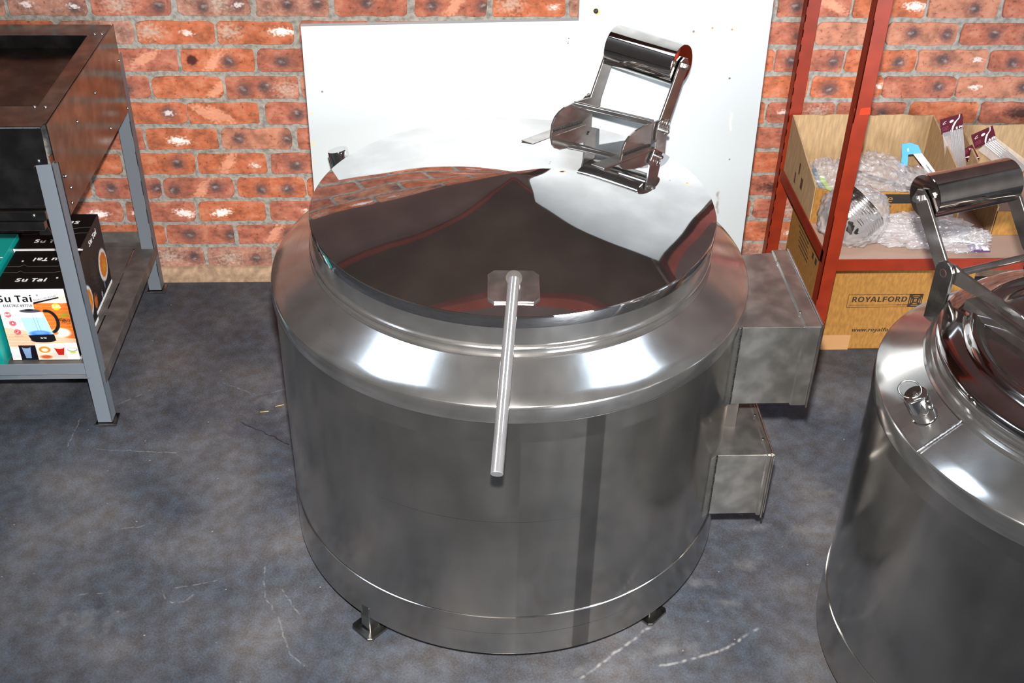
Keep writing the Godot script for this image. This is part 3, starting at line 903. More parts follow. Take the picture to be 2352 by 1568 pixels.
func control_box(root: Node, c: Vector3, x0: float, x1: float, x2: float, z0: float, z1: float, y0: float, y1: float) -> void:
	# a folded box from the body out to x1, with a tray-shaped cover over its right end out to x2
	var b := MB.new()
	var xin := 0.50
	var o := [Vector2(xin, -z0 - 0.03), Vector2(xin - 0.03, -z1 - 0.045), Vector2(x0 - 0.035, -z1 - 0.03), Vector2(x0, -z1), Vector2(x1 + 0.02, -z1), Vector2(x1 + 0.02, -z0)]
	b.plate(o, Vector3(-c.x, (y0 + y1) * 0.5, -c.z), Vector3.RIGHT, Vector3(0, 0, -1), y1 - y0, 0.0012)
	var box := obj("control_box", b, M.box, root)
	b = MB.new()
	b.box(Vector3((x1 + x2) * 0.5, (y0 + y1) * 0.5, (z0 + z1) * 0.5) - c, Vector3(x2 - x1, y1 - y0 + 0.008, z1 - z0 + 0.010), 0.003)
	obj("cover", b, M.box, box)
	b = MB.new()
	b.tube([Vector3(x2 + 0.0005, y1 + 0.006, z0) - c, Vector3(x2 + 0.0005, y1 + 0.006, z1 + 0.004) - c], 0.003, 8)
	b.tube([Vector3(x2 + 0.0005, y1 + 0.003, z1 + 0.006) - c, Vector3(x2 + 0.0005, y0 - 0.006, z1 + 0.006) - c], 0.003, 8)
	obj("cover_lip", b, M.plate, box)
	b = MB.new()
	var w := []
	for k in 13: w.append(Vector3(x0 + 0.001 + 0.0008 * (k % 2), lerpf(y0, y1, k / 12.0), z1) - c)
	b.tube(w, 0.002, 6)
	obj("weld_bead", b, M.weld, box)
	for z in [z0 + 0.05, z1 - 0.05]:
		b = MB.new()
		b.tube([Vector3(x1 + 0.003, y1 - 0.002, z) - c, Vector3(x1 + 0.003, y1 + 0.0055, z) - c], 0.003, 10)
		obj("screw", b, M.bolt, box)

func kettle_two() -> void:
	var c := Vector3(1.1994, 0, 1.6728)
	var root := thing("cooking_kettle", "smaller round steel kettle with a stepped lid and ringed filler pipe, before the red rack", "kettle", c)
	var b := MB.new()
	b.lathe([Vector2(0.0, 0.09), Vector2(0.4235, 0.09), Vector2(0.4245, 0.169), Vector2(0.4245, 0.45), Vector2(0.4245, 0.71)], 160, Vector3.ZERO, 0.0006)
	for i in b.u.size(): b.u[i].y = b.v[i].y
	M.body_b = M.body.duplicate()
	M.body_b.uv1_offset = Vector3(0.4, 0, 0)
	obj("body", b, M.body_b, root)
	b = MB.new()
	b.lathe([Vector2(0.30, 0.064), Vector2(0.424, 0.055), Vector2(0.4275, 0.055), Vector2(0.4272, 0.12), Vector2(0.4265, 0.1695), Vector2(0.424, 0.1705)], 160)
	for i in b.u.size(): b.u[i].y = b.v[i].y
	obj("skirt", b, M.body_b, root)
	b = MB.new()
	b.lathe([Vector2(0.42, 0.700), Vector2(0.4275, 0.6995), Vector2(0.4285, 0.702), Vector2(0.4285, 0.736), Vector2(0.4275, 0.740), Vector2(0.425, 0.7425), Vector2(0.40, 0.758), Vector2(0.37, 0.7765), Vector2(0.348, 0.790)], 160)
	obj("shoulder", b, M.satin, root)
	b = MB.new()
	b.lathe([Vector2(0.348, 0.789), Vector2(0.349, 0.795), Vector2(0.346, 0.799), Vector2(0.334, 0.801), Vector2(0.333, 0.809), Vector2(0.338, 0.811), Vector2(0.338, 0.815), Vector2(0.328, 0.818), Vector2(0.327, 0.832), Vector2(0.30, 0.833)], 160)
	obj("collar", b, M.satin, root)
	b = MB.new()
	b.lathe([Vector2(0.325, 0.826), Vector2(0.333, 0.826), Vector2(0.3345, 0.829), Vector2(0.3345, 0.838), Vector2(0.332, 0.8415), Vector2(0.325, 0.844), Vector2(0.31, 0.8485), Vector2(0.297, 0.8515), Vector2(0.291, 0.852), Vector2(0.286, 0.854), Vector2(0.283, 0.858), Vector2(0.279, 0.864), Vector2(0.274, 0.867), Vector2(0.268, 0.8675), Vector2(0.263, 0.8655), Vector2(0.257, 0.860), Vector2(0.250, 0.8585), Vector2(0.24, 0.860), Vector2(0.18, 0.867), Vector2(0.10, 0.874), Vector2(0.0, 0.878)], 160)
	M.lid_b = steel(Color(0.82, 0.80, 0.79), 0.09, 0.85, 1.0, 0.05, 1.5, 81)
	var lid := obj("lid", b, M.lid_b, root)
	var A := deg_to_rad(-20.0)
	var r := Vector3(sin(A), 0, -cos(A))
	var t := Vector3(cos(A), 0, sin(A))
	var lever := [Vector2(0.05, 0.893), Vector2(0.12, 0.909), Vector2(0.20, 0.9085), Vector2(0.288, 0.908), Vector2(0.305, 0.9105), Vector2(0.327, 0.905), Vector2(0.42, 1.0), Vector2(0.437, 1.011), Vector2(0.452, 1.006), Vector2(0.457, 0.993), Vector2(0.452, 0.98), Vector2(0.352, 0.878), Vector2(0.335, 0.869), Vector2(0.31, 0.868), Vector2(0.285, 0.874), Vector2(0.20, 0.886), Vector2(0.12, 0.888), Vector2(0.05, 0.888)]
	for tt in [-0.1545, 0.0685]:
		b = MB.new()
		b.plate(lever, t * tt, r, Vector3.UP, 0.007, 0.001)
		obj("lever_plate", b, M.plate, lid)
		b = MB.new()
		b.bar(r * 0.06 + t * (tt - 0.012) + Vector3(0, 0.8735, 0), r * 0.235 + t * (tt - 0.012) + Vector3(0, 0.8685, 0), 0.022, 0.03, Vector3.UP)
		obj("hinge_pad", b, M.plate, lid)
	b = MB.new()
	b.tube([r * 0.29 + t * -0.151 + Vector3(0, 0.902, 0), r * 0.29 + t * 0.066 + Vector3(0, 0.902, 0)], 0.0075, 24)
	obj("cross_rod", b, M.plate, lid)
	counterweight(lid, r * 0.437 + t * -0.042 + Vector3(0, 0.994, 0), t, 0.106, 0.0455, M.roller)
	b = MB.new()
	hex(b, r * 0.437 + t * -0.1582 + Vector3(0, 0.994, 0), -t, 0.0105, 0.011)
	b.tube([r * 0.437 + t * -0.158 + Vector3(0, 0.994, 0), r * 0.437 + t * -0.174 + Vector3(0, 0.994, 0)], 0.0065, 16)
	obj("bolt", b, M.bolt, lid)
	for tt in [-0.1635, 0.0775]:
		b = MB.new()
		var o := [Vector2(0.297, 0.785), Vector2(0.34, 0.76), Vector2(0.343, 0.89), Vector2(0.338, 0.903), Vector2(0.328, 0.911), Vector2(0.316, 0.913), Vector2(0.304, 0.909), Vector2(0.296, 0.899), Vector2(0.294, 0.886)]
		b.plate(o, t * tt, r, Vector3.UP, 0.008, 0.0015)
		var post := obj("hinge_post", b, M.dull, root)
		b = MB.new()
		var pc := r * 0.319 + Vector3(0, 0.887, 0)
		b.tube([pc + t * (tt - 0.005), pc + t * (tt + 0.015)], 0.0075, 20)
		obj("pivot_pin", b, M.dull, post)
		b = MB.new()
		var ring := []
		for k in 20: ring.append(pc + t * (tt - 0.0042) + r * cos(TAU * k / 20) * 0.008 + Vector3(0, sin(TAU * k / 20) * 0.008, 0))
		b.tube(ring, 0.0012, 6, false, true)
		obj("weld_bead", b, mat(Color(0.30, 0.18, 0.16), 0.6, 0.4), post)
	# raised patch of sheet with the filler pipe
	b = MB.new()
	var pa := Vector3(0.777, 0.751, 1.560) - c
	var S := func(az: float, rad: float, up: float) -> Vector3: return Vector3(sin(az) * rad, 0.742 + (0.428 - rad) * 0.6 + up, cos(az) * rad)
	var a0 := -1.27
	var a1 := -1.07 - 0.48
	for k in 6:
		var q0 := lerpf(a0, a1, k / 6.0)
		var q1 := lerpf(a0, a1, (k + 1) / 6.0)
		b.quad(S.call(q0, 0.427, 0.004), S.call(q0, 0.352, 0.004), S.call(q1, 0.352, 0.004), S.call(q1, 0.427, 0.004))
	b.quad(S.call(a0, 0.427, -0.002), S.call(a0, 0.352, -0.002), S.call(a0, 0.352, 0.004), S.call(a0, 0.427, 0.004))
	var patch := obj("filler_patch", b, M.satin, root)
	b = MB.new()
	var wl := []
	for k in 14: wl.append(S.call(a0, lerpf(0.43, 0.348, k / 13.0), 0.003 + 0.001 * (k % 2)))
	b.tube(wl, 0.0028, 6)
	obj("weld_bead", b, M.weld, patch)
	var dir := Vector3(sin(-1.41) * 0.51, 0.86, cos(-1.41) * 0.51)
	pipe(root, S.call(-1.41, 0.385, 0.004), 0.0215, 0.062, dir, true)
	for f in [[-0.29, 0.29], [0.29, 0.29], [-0.29, -0.29], [0.29, -0.29]]: foot(root, f[0], f[1], 0.08, PI / 4)

# ------------------------------------------------------------------ the steel table and what stands on its lower shelf
func steel_table() -> void:
	var root := thing("steel_table", "grey steel work table with a recessed top and lower shelf against the brick wall", "table", Vector3(-1.45, 0, 0.44))
	var c := root.position
	var X := -1.0
	var L := -1.9
	var b: MB
	# legs: angle iron, front and back, both ends
	for lg in [[X, 0.785, -1.0, -1.0], [X, 0.105, -1.0, -1.0], [L, 0.785, 1.0, -1.0], [L, 0.105, 1.0, -1.0]]:
		b = MB.new()
		var top := 0.806
		b.box(Vector3(lg[0] + lg[2] * 0.02, top * 0.5 + 0.004, lg[1] - 0.0015) - c, Vector3(0.04, top - 0.008, 0.003), 0.0008)
		b.box(Vector3(lg[0] + lg[2] * 0.0015, top * 0.5 + 0.004, lg[1] - 0.02) - c, Vector3(0.003, top - 0.008, 0.04), 0.0008)
		var leg := obj("leg", b, M.legs, root)
		b = MB.new()
		b.box(Vector3(lg[0] + lg[2] * 0.018, 0.003, lg[1] - 0.018) - c, Vector3(0.058, 0.006, 0.054), 0.001)
		obj("foot_plate", b, M.dull, leg)
	# top frame: four strips of sheet round a recess
	var y := 0.905
	var z0 := 0.112
	var z1 := 0.768
	var strips := {"back": [L, X, z0, 0.196], "front": [L, X, 0.668, z1], "right": [-1.043, X, 0.196, 0.668], "left": [L, L + 0.043, 0.196, 0.668]}
	for k in strips:
		var s: Array = strips[k]
		b = MB.new()
		b.box(Vector3((s[0] + s[1]) * 0.5, y - 0.001, (s[2] + s[3]) * 0.5) - c, Vector3(s[1] - s[0], 0.002, s[3] - s[2]), 0.0006)
		obj("top_strip", b, M.table, root)
	b = MB.new()
	b.box(Vector3((L + X) * 0.5, 0.868, 0.43) - c, Vector3(0.86, 0.002, 0.52), 0.0)
	obj("tray_bottom", b, steel(Color(0.36, 0.33, 0.31), 0.3, 0.7, 1.0, 0.03, 2.0, 91), root)
	b = MB.new()
	b.box(Vector3((L + X) * 0.5, 0.886, 0.194) - c, Vector3(0.82, 0.036, 0.003), 0.0005)
	b.box(Vector3((L + X) * 0.5, 0.886, 0.670) - c, Vector3(0.82, 0.036, 0.003), 0.0005)
	b.box(Vector3(-1.045, 0.886, 0.432) - c, Vector3(0.003, 0.036, 0.476), 0.0005)
	b.box(Vector3(L + 0.045, 0.886, 0.432) - c, Vector3(0.003, 0.036, 0.476), 0.0005)
	obj("tray_side", b, M.table, root)
	# side panels: upper skirt and the lower sheet
	for sd in [[X, 1.0], [L, -1.0]]:
		b = MB.new()
		b.plate([Vector2(-0.772, 0.904), Vector2(-0.105, 0.904), Vector2(-0.105, 0.776), Vector2(-0.748, 0.795), Vector2(-0.772, 0.804)], Vector3(sd[0] + sd[1] * 0.0025, 0, 0) - c, Vector3(0, 0, -1), Vector3.UP, 0.003)
		obj("upper_side_panel", b, M.table, root)
		b = MB.new()
		b.plate([Vector2(-0.745, 0.80), Vector2(-0.105, 0.79), Vector2(-0.105, 0.640), Vector2(-0.744, 0.645)], Vector3(sd[0] + sd[1] * 0.001, 0, 0) - c, Vector3(0, 0, -1), Vector3.UP, 0.002)
		obj("lower_side_panel", b, M.table, root)
	# front apron
	b = MB.new()
	b.plate([Vector2(L, 0.904), Vector2(-1.006, 0.904), Vector2(-1.006, 0.896), Vector2(-1.008, 0.809), Vector2(-1.04, 0.806), Vector2(-1.046, 0.796), Vector2(L, 0.796)], Vector3(0, 0, 0.787) - c, Vector3.RIGHT, Vector3.UP, 0.003)
	obj("apron", b, M.table, root)
	b = MB.new()
	b.box(Vector3((L - 1.004) * 0.5, 0.905, 0.778) - c, Vector3(-1.004 - L, 0.004, 0.02), 0.0015)
	obj("apron_lip", b, M.table, root)
	b = MB.new(); b.box(Vector3((L - 1.042) * 0.5, 0.742, 0.778) - c, Vector3(-1.042 - L, 0.108, 0.003), 0.0008); obj("lower_apron", b, M.table, root)
	b = MB.new(); b.box(Vector3((L - 1.042) * 0.5, 0.690, 0.779) - c, Vector3(-1.042 - L, 0.010, 0.008), 0.002); obj("drip_ledge", b, M.table, root)
	b = MB.new(); b.box(Vector3((L - 1.042) * 0.5, 0.669, 0.782) - c, Vector3(-1.042 - L, 0.027, 0.02), 0.002); obj("front_rail", b, M.table, root)
	b = MB.new(); b.box(Vector3((L - 1.049) * 0.5, 0.643, 0.786) - c, Vector3(-1.049 - L, 0.024, 0.024), 0.002); obj("front_rail", b, M.table, root)
	b = MB.new(); b.plate([Vector2(-1.07, 0.632), Vector2(-1.052, 0.632), Vector2(-1.044, 0.606), Vector2(-1.075, 0.606)], Vector3(0, 0, 0.772) - c, Vector3.RIGHT, Vector3.UP, 0.006); obj("bracket", b, M.table, root)
	# lower shelf: angle frame, and deck plates with gaps between their tack welds
	b = MB.new(); b.box(Vector3((L + X) * 0.5, 0.196, 0.786) - c, Vector3(X - L - 0.08, 0.036, 0.003), 0.0008); b.box(Vector3((L + X) * 0.5, 0.163, 0.765) - c, Vector3(X - L - 0.06, 0.003, 0.04), 0.0008); obj("shelf_rail", b, M.legs, root)
	b = MB.new(); b.box(Vector3((L + X) * 0.5, 0.184, 0.062) - c, Vector3(X - L - 0.06, 0.040, 0.003), 0.0008); b.box(Vector3((L + X) * 0.5, 0.163, 0.08) - c, Vector3(X - L - 0.06, 0.003, 0.036), 0.0008); obj("shelf_rail", b, M.deck, root)
	for sd in [[X, -1.0], [L, 1.0]]:
		b = MB.new(); b.box(Vector3(sd[0] + sd[1] * 0.031, 0.1635, 0.42) - c, Vector3(0.062, 0.003, 0.69), 0.0006); b.box(Vector3(sd[0] + sd[1] * 0.001, 0.146, 0.42) - c, Vector3(0.003, 0.036, 0.69), 0.0006); obj("shelf_rail", b, M.deck, root)
	b = MB.new(); b.box(Vector3((L + X) * 0.5, 0.1625, 0.42) - c, Vector3(X - L - 0.134, 0.003, 0.69), 0.0004)
	for z in [0.075, 0.227, 0.461, 0.625]:
		b.box(Vector3(-1.0645, 0.163, z) - c, Vector3(0.008, 0.0035, 0.03 if z < 0.6 else 0.10), 0.0006)
	obj("shelf_deck", b, M.deck, root)
	# screws
	var pts := [[X + 0.005, 0.745, 0.725, 0], [X + 0.005, 0.80, 0.115, 0], [X + 0.005, 0.815, 0.38, 0], [X + 0.005, 0.815, 0.56, 0], [X + 0.003, 0.65, 0.11, 0], [X + 0.003, 0.675, 0.30, 0], [X + 0.003, 0.70, 0.70, 0], [X + 0.003, 0.665, 0.715, 0],
		[-1.027, y + 0.001, 0.188, 1], [-1.008, y + 0.001, 0.186, 1], [-1.052, y + 0.001, 0.672, 1], [-1.026, y + 0.001, 0.673, 1], [-1.028, 0.818, 0.789, 2], [-1.07, 0.672, 0.793, 2]]
	for p in pts:
		b = MB.new()
		var d: Vector3 = [Vector3.RIGHT, Vector3.UP, Vector3(0, 0, 1)][p[3]]
		var x := d.cross(Vector3(0.3, 0.5, 0.81)).normalized()
		b.xf = Transform3D(Basis(x, d, x.cross(d)), Vector3(p[0], p[1], p[2]) - c)
		b.lathe([Vector2(0.0045, -0.002), Vector2(0.0042, 0.0008), Vector2(0.0028, 0.0024), Vector2(0.0, 0.003)], 12)
		obj("screw", b, M.bolt, root)
	# boxes on the shelf
	var fm := kettle_print()
	var sm := soup_print()
	for k in 2:
		kettle_box(k, fm, sm)
	var bx := thing("carton", "plain teal carton beside the black kettle boxes on the table's lower shelf", "carton", Vector3(-1.38, 0.1645, 0.585))
	b = MB.new()
	b.box(Vector3(0, 0.125, 0), Vector3(0.215, 0.25, 0.30), 0.001)
	obj("body", b, M.teal, bx)
	b = MB.new()
	b.box(Vector3(0, 0.2508, -0.02), Vector3(0.21, 0.001, 0.002), 0.0)
	obj("flap_edge", b, M.white_ink, bx)

func kettle_print() -> StandardMaterial3D:
	# the printed front of the kettle box, 184 mm x 236 mm
	var W := 368
	var H := 472
	var im := Image.create(W, H, false, Image.FORMAT_RGB8)
	im.fill(Color(0.93, 0.92, 0.93))
	var nz := noise(701, 0.04, 3)
	poly(im, [Vector2(0, 250), Vector2(60, 262), Vector2(130, 275), Vector2(W, 215), Vector2(W, 380), Vector2(0, 380)], Color(0.90, 0.74, 0.62))
	poly(im, [Vector2(188, 92), Vector2(W, 92), Vector2(W, 330), Vector2(188, 300)], Color(0.83, 0.42, 0.16))
	spot(im, 330, 60, 60, 50, Color(0.95, 0.80, 0.68), 0.8, nz, 0.5)
	for k in 7: stroke(im, [Vector2(190, 110 + k * 26), Vector2(W, 118 + k * 24)], 5.0, Color(0.93, 0.55, 0.22, 0.5), nz, 0.5)
	spot(im, 338, 170, 40, 16, Color(0.45, 0.62, 0.16, 0.9), 1.2, nz, 0.6, -0.3)
	spot(im, 330, 208, 46, 18, Color(0.22, 0.14, 0.08, 0.85), 1.0, nz, 0.9, 0.2)
	for k in 9: stroke(im, [Vector2(0, 300 + k * 10), Vector2(W, 292 + k * 12)], 2.5, Color(0.80, 0.55, 0.40, 0.55), nz, 0.7)
	spot(im, 298, 288, 62, 36, Color(0.95, 0.93, 0.92, 0.95), 3.0)
	spot(im, 268, 290, 22, 14, Color(0.85, 0.42, 0.10, 0.95), 2.0, nz, 0.6)
	spot(im, 312, 278, 30, 18, Color(1, 1, 1, 0.9), 3.0)
	poly(im, [Vector2(190, 86), Vector2(330, 52), Vector2(332, 60), Vector2(192, 98)], Color(0.08, 0.07, 0.08))
	spot(im, 306, 116, 25, 23, Color(0.98, 0.76, 0.12), 8.0)
	# kettle
	poly(im, [Vector2(96, 150), Vector2(228, 150), Vector2(256, 300), Vector2(118, 300)], Color(0.90, 0.95, 0.98))
	poly(im, [Vector2(100, 186), Vector2(235, 186), Vector2(256, 300), Vector2(118, 300)], Color(0.66, 0.84, 0.96))
	spot(im, 186, 292, 70, 24, Color(0.20, 0.42, 0.85, 0.95), 2.5)
	spot(im, 186, 286, 56, 16, Color(0.42, 0.65, 0.95, 0.8), 1.5)
	spot(im, 162, 142, 62, 13, Color(0.28, 0.27, 0.30), 6.0)
	spot(im, 158, 136, 26, 7, Color(0.10, 0.10, 0.11), 5.0)
	poly(im, [Vector2(118, 304), Vector2(258, 298), Vector2(262, 338), Vector2(130, 338)], Color(0.07, 0.07, 0.08))
	spot(im, 194, 338, 72, 16, Color(0.07, 0.07, 0.08), 6.0)
	var hd := []
	for k in 13:
		var a := -1.75 + 3.1 * k / 12.0
		hd.append(Vector2(246 + cos(a) * 50, 214 + sin(a) * 72))
	stroke(im, hd, 12.0, Color(0.08, 0.08, 0.09), null, 0.0)
	stroke(im, [Vector2(168, 170), Vector2(178, 280)], 1.2, Color(0.35, 0.42, 0.5, 0.8))
	stroke(im, [Vector2(184, 170), Vector2(194, 280)], 1.2, Color(0.35, 0.42, 0.5, 0.8))
	# badges down the left
	for k in 3:
		var q := Vector2(38 + k * 14, 165 + k * 58)
		spot(im, q.x, q.y, 19, 19, Color(0.83, 0.12, 0.17), 8.0)
		spot(im, q.x, q.y, 15, 15, Color(0.95, 0.90, 0.90), 8.0)
		spot(im, q.x, q.y, 13, 13, Color(0.83, 0.12, 0.17), 8.0)
		for j in 2: poly(im, [Vector2(q.x - 22, q.y + 24 + j * 6), Vector2(q.x + 22, q.y + 24 + j * 6), Vector2(q.x + 22, q.y + 26 + j * 6), Vector2(q.x - 22, q.y + 26 + j * 6)], Color(0.5, 0.48, 0.48, 0.8))
	spot(im, 52, 223, 7, 8, Color(0.97, 0.95, 0.95), 3.0)
	spot(im, 66, 281, 9, 5, Color(0.97, 0.95, 0.95), 3.0, null, 0.0, -0.6)
	# strip of four cups along the foot
	poly(im, [Vector2(48, 372), Vector2(140, 372), Vector2(140, H), Vector2(48, H)], Color(0.06, 0.06, 0.11))
	poly(im, [Vector2(64, 384), Vector2(112, 382), Vector2(104, 460), Vector2(74, 460)], Color(0.50, 0.62, 0.78))
	spot(im, 88, 384, 24, 9, Color(0.18, 0.12, 0.10), 5.0)
	poly(im, [Vector2(140, 362), Vector2(228, 362), Vector2(228, H), Vector2(140, H)], Color(0.93, 0.86, 0.78))
	spot(im, 186, 404, 42, 30, Color(0.97, 0.94, 0.90), 6.0)
	spot(im, 186, 402, 35, 24, Color(0.83, 0.50, 0.16), 6.0)
	spot(im, 186, 404, 22, 15, Color(0.97, 0.90, 0.76), 3.0)
	spot(im, 186, 452, 40, 16, Color(0.80, 0.30, 0.12, 0.9), 2.0)
	poly(im, [Vector2(228, 360), Vector2(302, 360), Vector2(302, H), Vector2(228, H)], Color(0.86, 0.83, 0.80))
	poly(im, [Vector2(238, 390), Vector2(296, 388), Vector2(284, 440), Vector2(254, 440)], Color(0.72, 0.14, 0.08))
	spot(im, 266, 390, 29, 9, Color(0.92, 0.78, 0.74), 5.0)
	poly(im, [Vector2(302, 358), Vector2(W, 356), Vector2(W, H), Vector2(302, H)], Color(0.92, 0.93, 0.90))
	spot(im, 336, 404, 30, 14, Color(0.40, 0.42, 0.36), 5.0)
	spot(im, 336, 403, 27, 11, Color(0.93, 0.94, 0.90), 5.0)
	spot(im, 336, 422, 22, 10, Color(0.72, 0.78, 0.30, 0.9), 2.0)
	var m := mat(Color.WHITE, 0.35)
	m.albedo_texture = tex(im)
	return m

func soup_print() -> StandardMaterial3D:
	var W := 256
	var H := 304
	var im := Image.create(W, H, false, Image.FORMAT_RGB8)
	im.fill(Color(0.06, 0.05, 0.05))
	var nz := noise(711, 0.03, 3)
	spot(im, 90, 170, 60, 90, Color(0.26, 0.25, 0.24, 0.8), 0.8, nz, 0.9)
	spot(im, 205, 130, 34, 30, Color(0.22, 0.21, 0.20, 0.8), 0.9, nz, 0.6)
	spot(im, 196, 196, 58, 74, Color(0.86, 0.84, 0.83), 8.0)
	spot(im, 200, 196, 45, 56, Color(0.78, 0.42, 0.10), 6.0, nz, 0.1)
	spot(im, 205, 205, 34, 36, Color(0.86, 0.60, 0.16, 0.8), 1.2, nz, 0.8)
	spot(im, 168, 268, 8, 24, Color(0.40, 0.55, 0.70, 0.9), 2.0)
	spot(im, 120, 282, 10, 26, Color(0.55, 0.66, 0.74, 0.9), 2.0, nz, 0.6)
	spot(im, 36, 262, 30, 40, Color(0.78, 0.40, 0.12, 0.9), 2.0, nz, 0.4)
	var rng := RandomNumberGenerator.new()
	rng.seed = 3
	for i in 60: spot(im, rng.randf() * W, 80 + rng.randf() * 220, rng.randf_range(1, 3), rng.randf_range(1, 4), Color(0.7, 0.66, 0.6, rng.randf_range(0.2, 0.8)), 1.5)
	var m := mat(Color.WHITE, 0.4)
	m.albedo_texture = tex(im)
	return m

func kettle_box(k: int, fm: Material, sm: Material) -> void:
	var zf := 0.7 - 0.205 * k
	var label := "black electric kettle box with a printed white front on the table's lower shelf" if k == 0 else "black electric kettle box with a soup bowl on its side, behind the white fronted one"
	var root := thing("kettle_box", label, "box", Vector3(-1.17 - 0.009 * k, 0.1645, zf - 0.0985), "kettle boxes on the lower shelf")
	var w := 0.184
	var h := 0.236
	var d := 0.197
	var b := MB.new()
	b.box(Vector3(0, h * 0.5, 0), Vector3(w, h, d), 0.0008)
	obj("carton", b, mat(Color(0.045, 0.042, 0.042), 0.3), root)
	b = MB.new()
	b.quad(Vector3(-w / 2, 0.001, d / 2 + 0.0004), Vector3(w / 2 - 0.001, 0.001, d / 2 + 0.0004), Vector3(w / 2 - 0.001, h - 0.002, d / 2 + 0.0004), Vector3(-w / 2, h - 0.002, d / 2 + 0.0004))
	b.quad(Vector3(w / 2, 0.001, d / 2 - 0.001), Vector3(w / 2, 0.001, d / 2 - 0.003), Vector3(w / 2, h, d / 2 - 0.003), Vector3(w / 2, h, d / 2 - 0.001), Vector2(0.01, 0.2), Vector2(0.01, 0.2), Vector2(0.01, 0.1), Vector2(0.01, 0.1)) if false else null
	obj("front_print", b, fm, root)
	b = MB.new()
	b.quad(Vector3(w / 2 + 0.0004, 0.008, d / 2), Vector3(w / 2 + 0.0004, 0.008, -d / 2), Vector3(w / 2 + 0.0004, h, -d / 2), Vector3(w / 2 + 0.0004, h, d / 2))
	obj("side_print", b, sm, root)
	b = MB.new()
	b.box(Vector3(w / 2 + 0.0006, 0.005, 0), Vector3(0.001, 0.009, d), 0.0)
	obj("board_edge", b, M.white_ink, root)
	b = MB.new()
	b.box(Vector3(0, h + 0.0002, -d / 2), Vector3(w, 0.002, 0.006), 0.0) if k == 0 else b.box(Vector3(0, h - 0.003, d / 2), Vector3(w, 0.005, 0.004), 0.0)
	obj("board_edge", b, M.white_ink, root)
	b = MB.new()
	var seam := mat(Color(0.26, 0.24, 0.22), 0.6)
	for z in [0.02, -0.012]:
		var p := [Vector3(-w / 2, h + 0.0004, z), Vector3(-0.055, h + 0.0004, z), Vector3(-0.045, h + 0.0004, z - 0.009), Vector3(-0.035, h + 0.0004, z), Vector3(0.045, h + 0.0004, z), Vector3(0.07, h + 0.0004, z - 0.008), Vector3(w / 2, h + 0.0004, z - 0.008)]
		b.tube(p, 0.0006, 5)
	obj("flap_seam", b, seam, root)
	var up := Vector3(0, 0, -1)
	lettering(root, "Su Tai", 0.0155, Vector3(-0.004, h + 0.001, 0.058), Vector3.RIGHT, up, M.white_ink, "Droid Sans", true, 1.35, 0.12)
	lettering(root, "®", 0.006, Vector3(0.062, h + 0.001, 0.049), Vector3.RIGHT, up, M.white_ink)
	lettering(root, "Su Tai", 0.0155, Vector3(0.012, h + 0.001, -0.048), Vector3.LEFT, -up, M.white_ink, "Droid Sans", true, 1.35, 0.12)
	lettering(root, "®", 0.006, Vector3(-0.055, h + 0.001, -0.039), Vector3.LEFT, -up, M.white_ink)
	var f := Vector3(0, 0, d / 2 + 0.0008)
	lettering(root, "Su Tai", 0.021, f + Vector3(-0.043, h - 0.033, 0), Vector3.RIGHT, Vector3.UP, M.dark_ink, "Droid Sans", true, 1.12)
	lettering(root, "®", 0.006, f + Vector3(0.018, h - 0.022, 0), Vector3.RIGHT, Vector3.UP, M.ink)
	lettering(root, "ELECTRIC KETTLE", 0.0085, f + Vector3(-0.040, h - 0.055, 0), Vector3.RIGHT, Vector3.UP, M.ink, "Droid Sans", true, 0.8)
	lettering(root, "Make Life Better", 0.0055, f + Vector3(0.036, h - 0.031, 0), Vector3(0.97, 0.22, 0), Vector3(-0.22, 0.97, 0), M.ink, "Droid Serif", false, 1.05)
	lettering(root, "2.0L", 0.009, f + Vector3(0.061, h - 0.058, 0), Vector3.RIGHT, Vector3.UP, M.white_ink)
	lettering(root, "360°", 0.006, f + Vector3(-0.073, h - 0.083, 0), Vector3.RIGHT, Vector3.UP, M.white_ink)
	lettering(root, "Su Tai", 0.004, f + Vector3(0.006, h - 0.161, 0), Vector3.RIGHT, Vector3.UP, M.white_ink)
	var s := Vector3(w / 2 + 0.001, 0, 0)
	lettering(root, "Su Tai", 0.017, s + Vector3(0, h - 0.030, -0.012), Vector3(0, 0, -1), Vector3.UP, M.white_ink, "Droid Sans", true, 1.2)

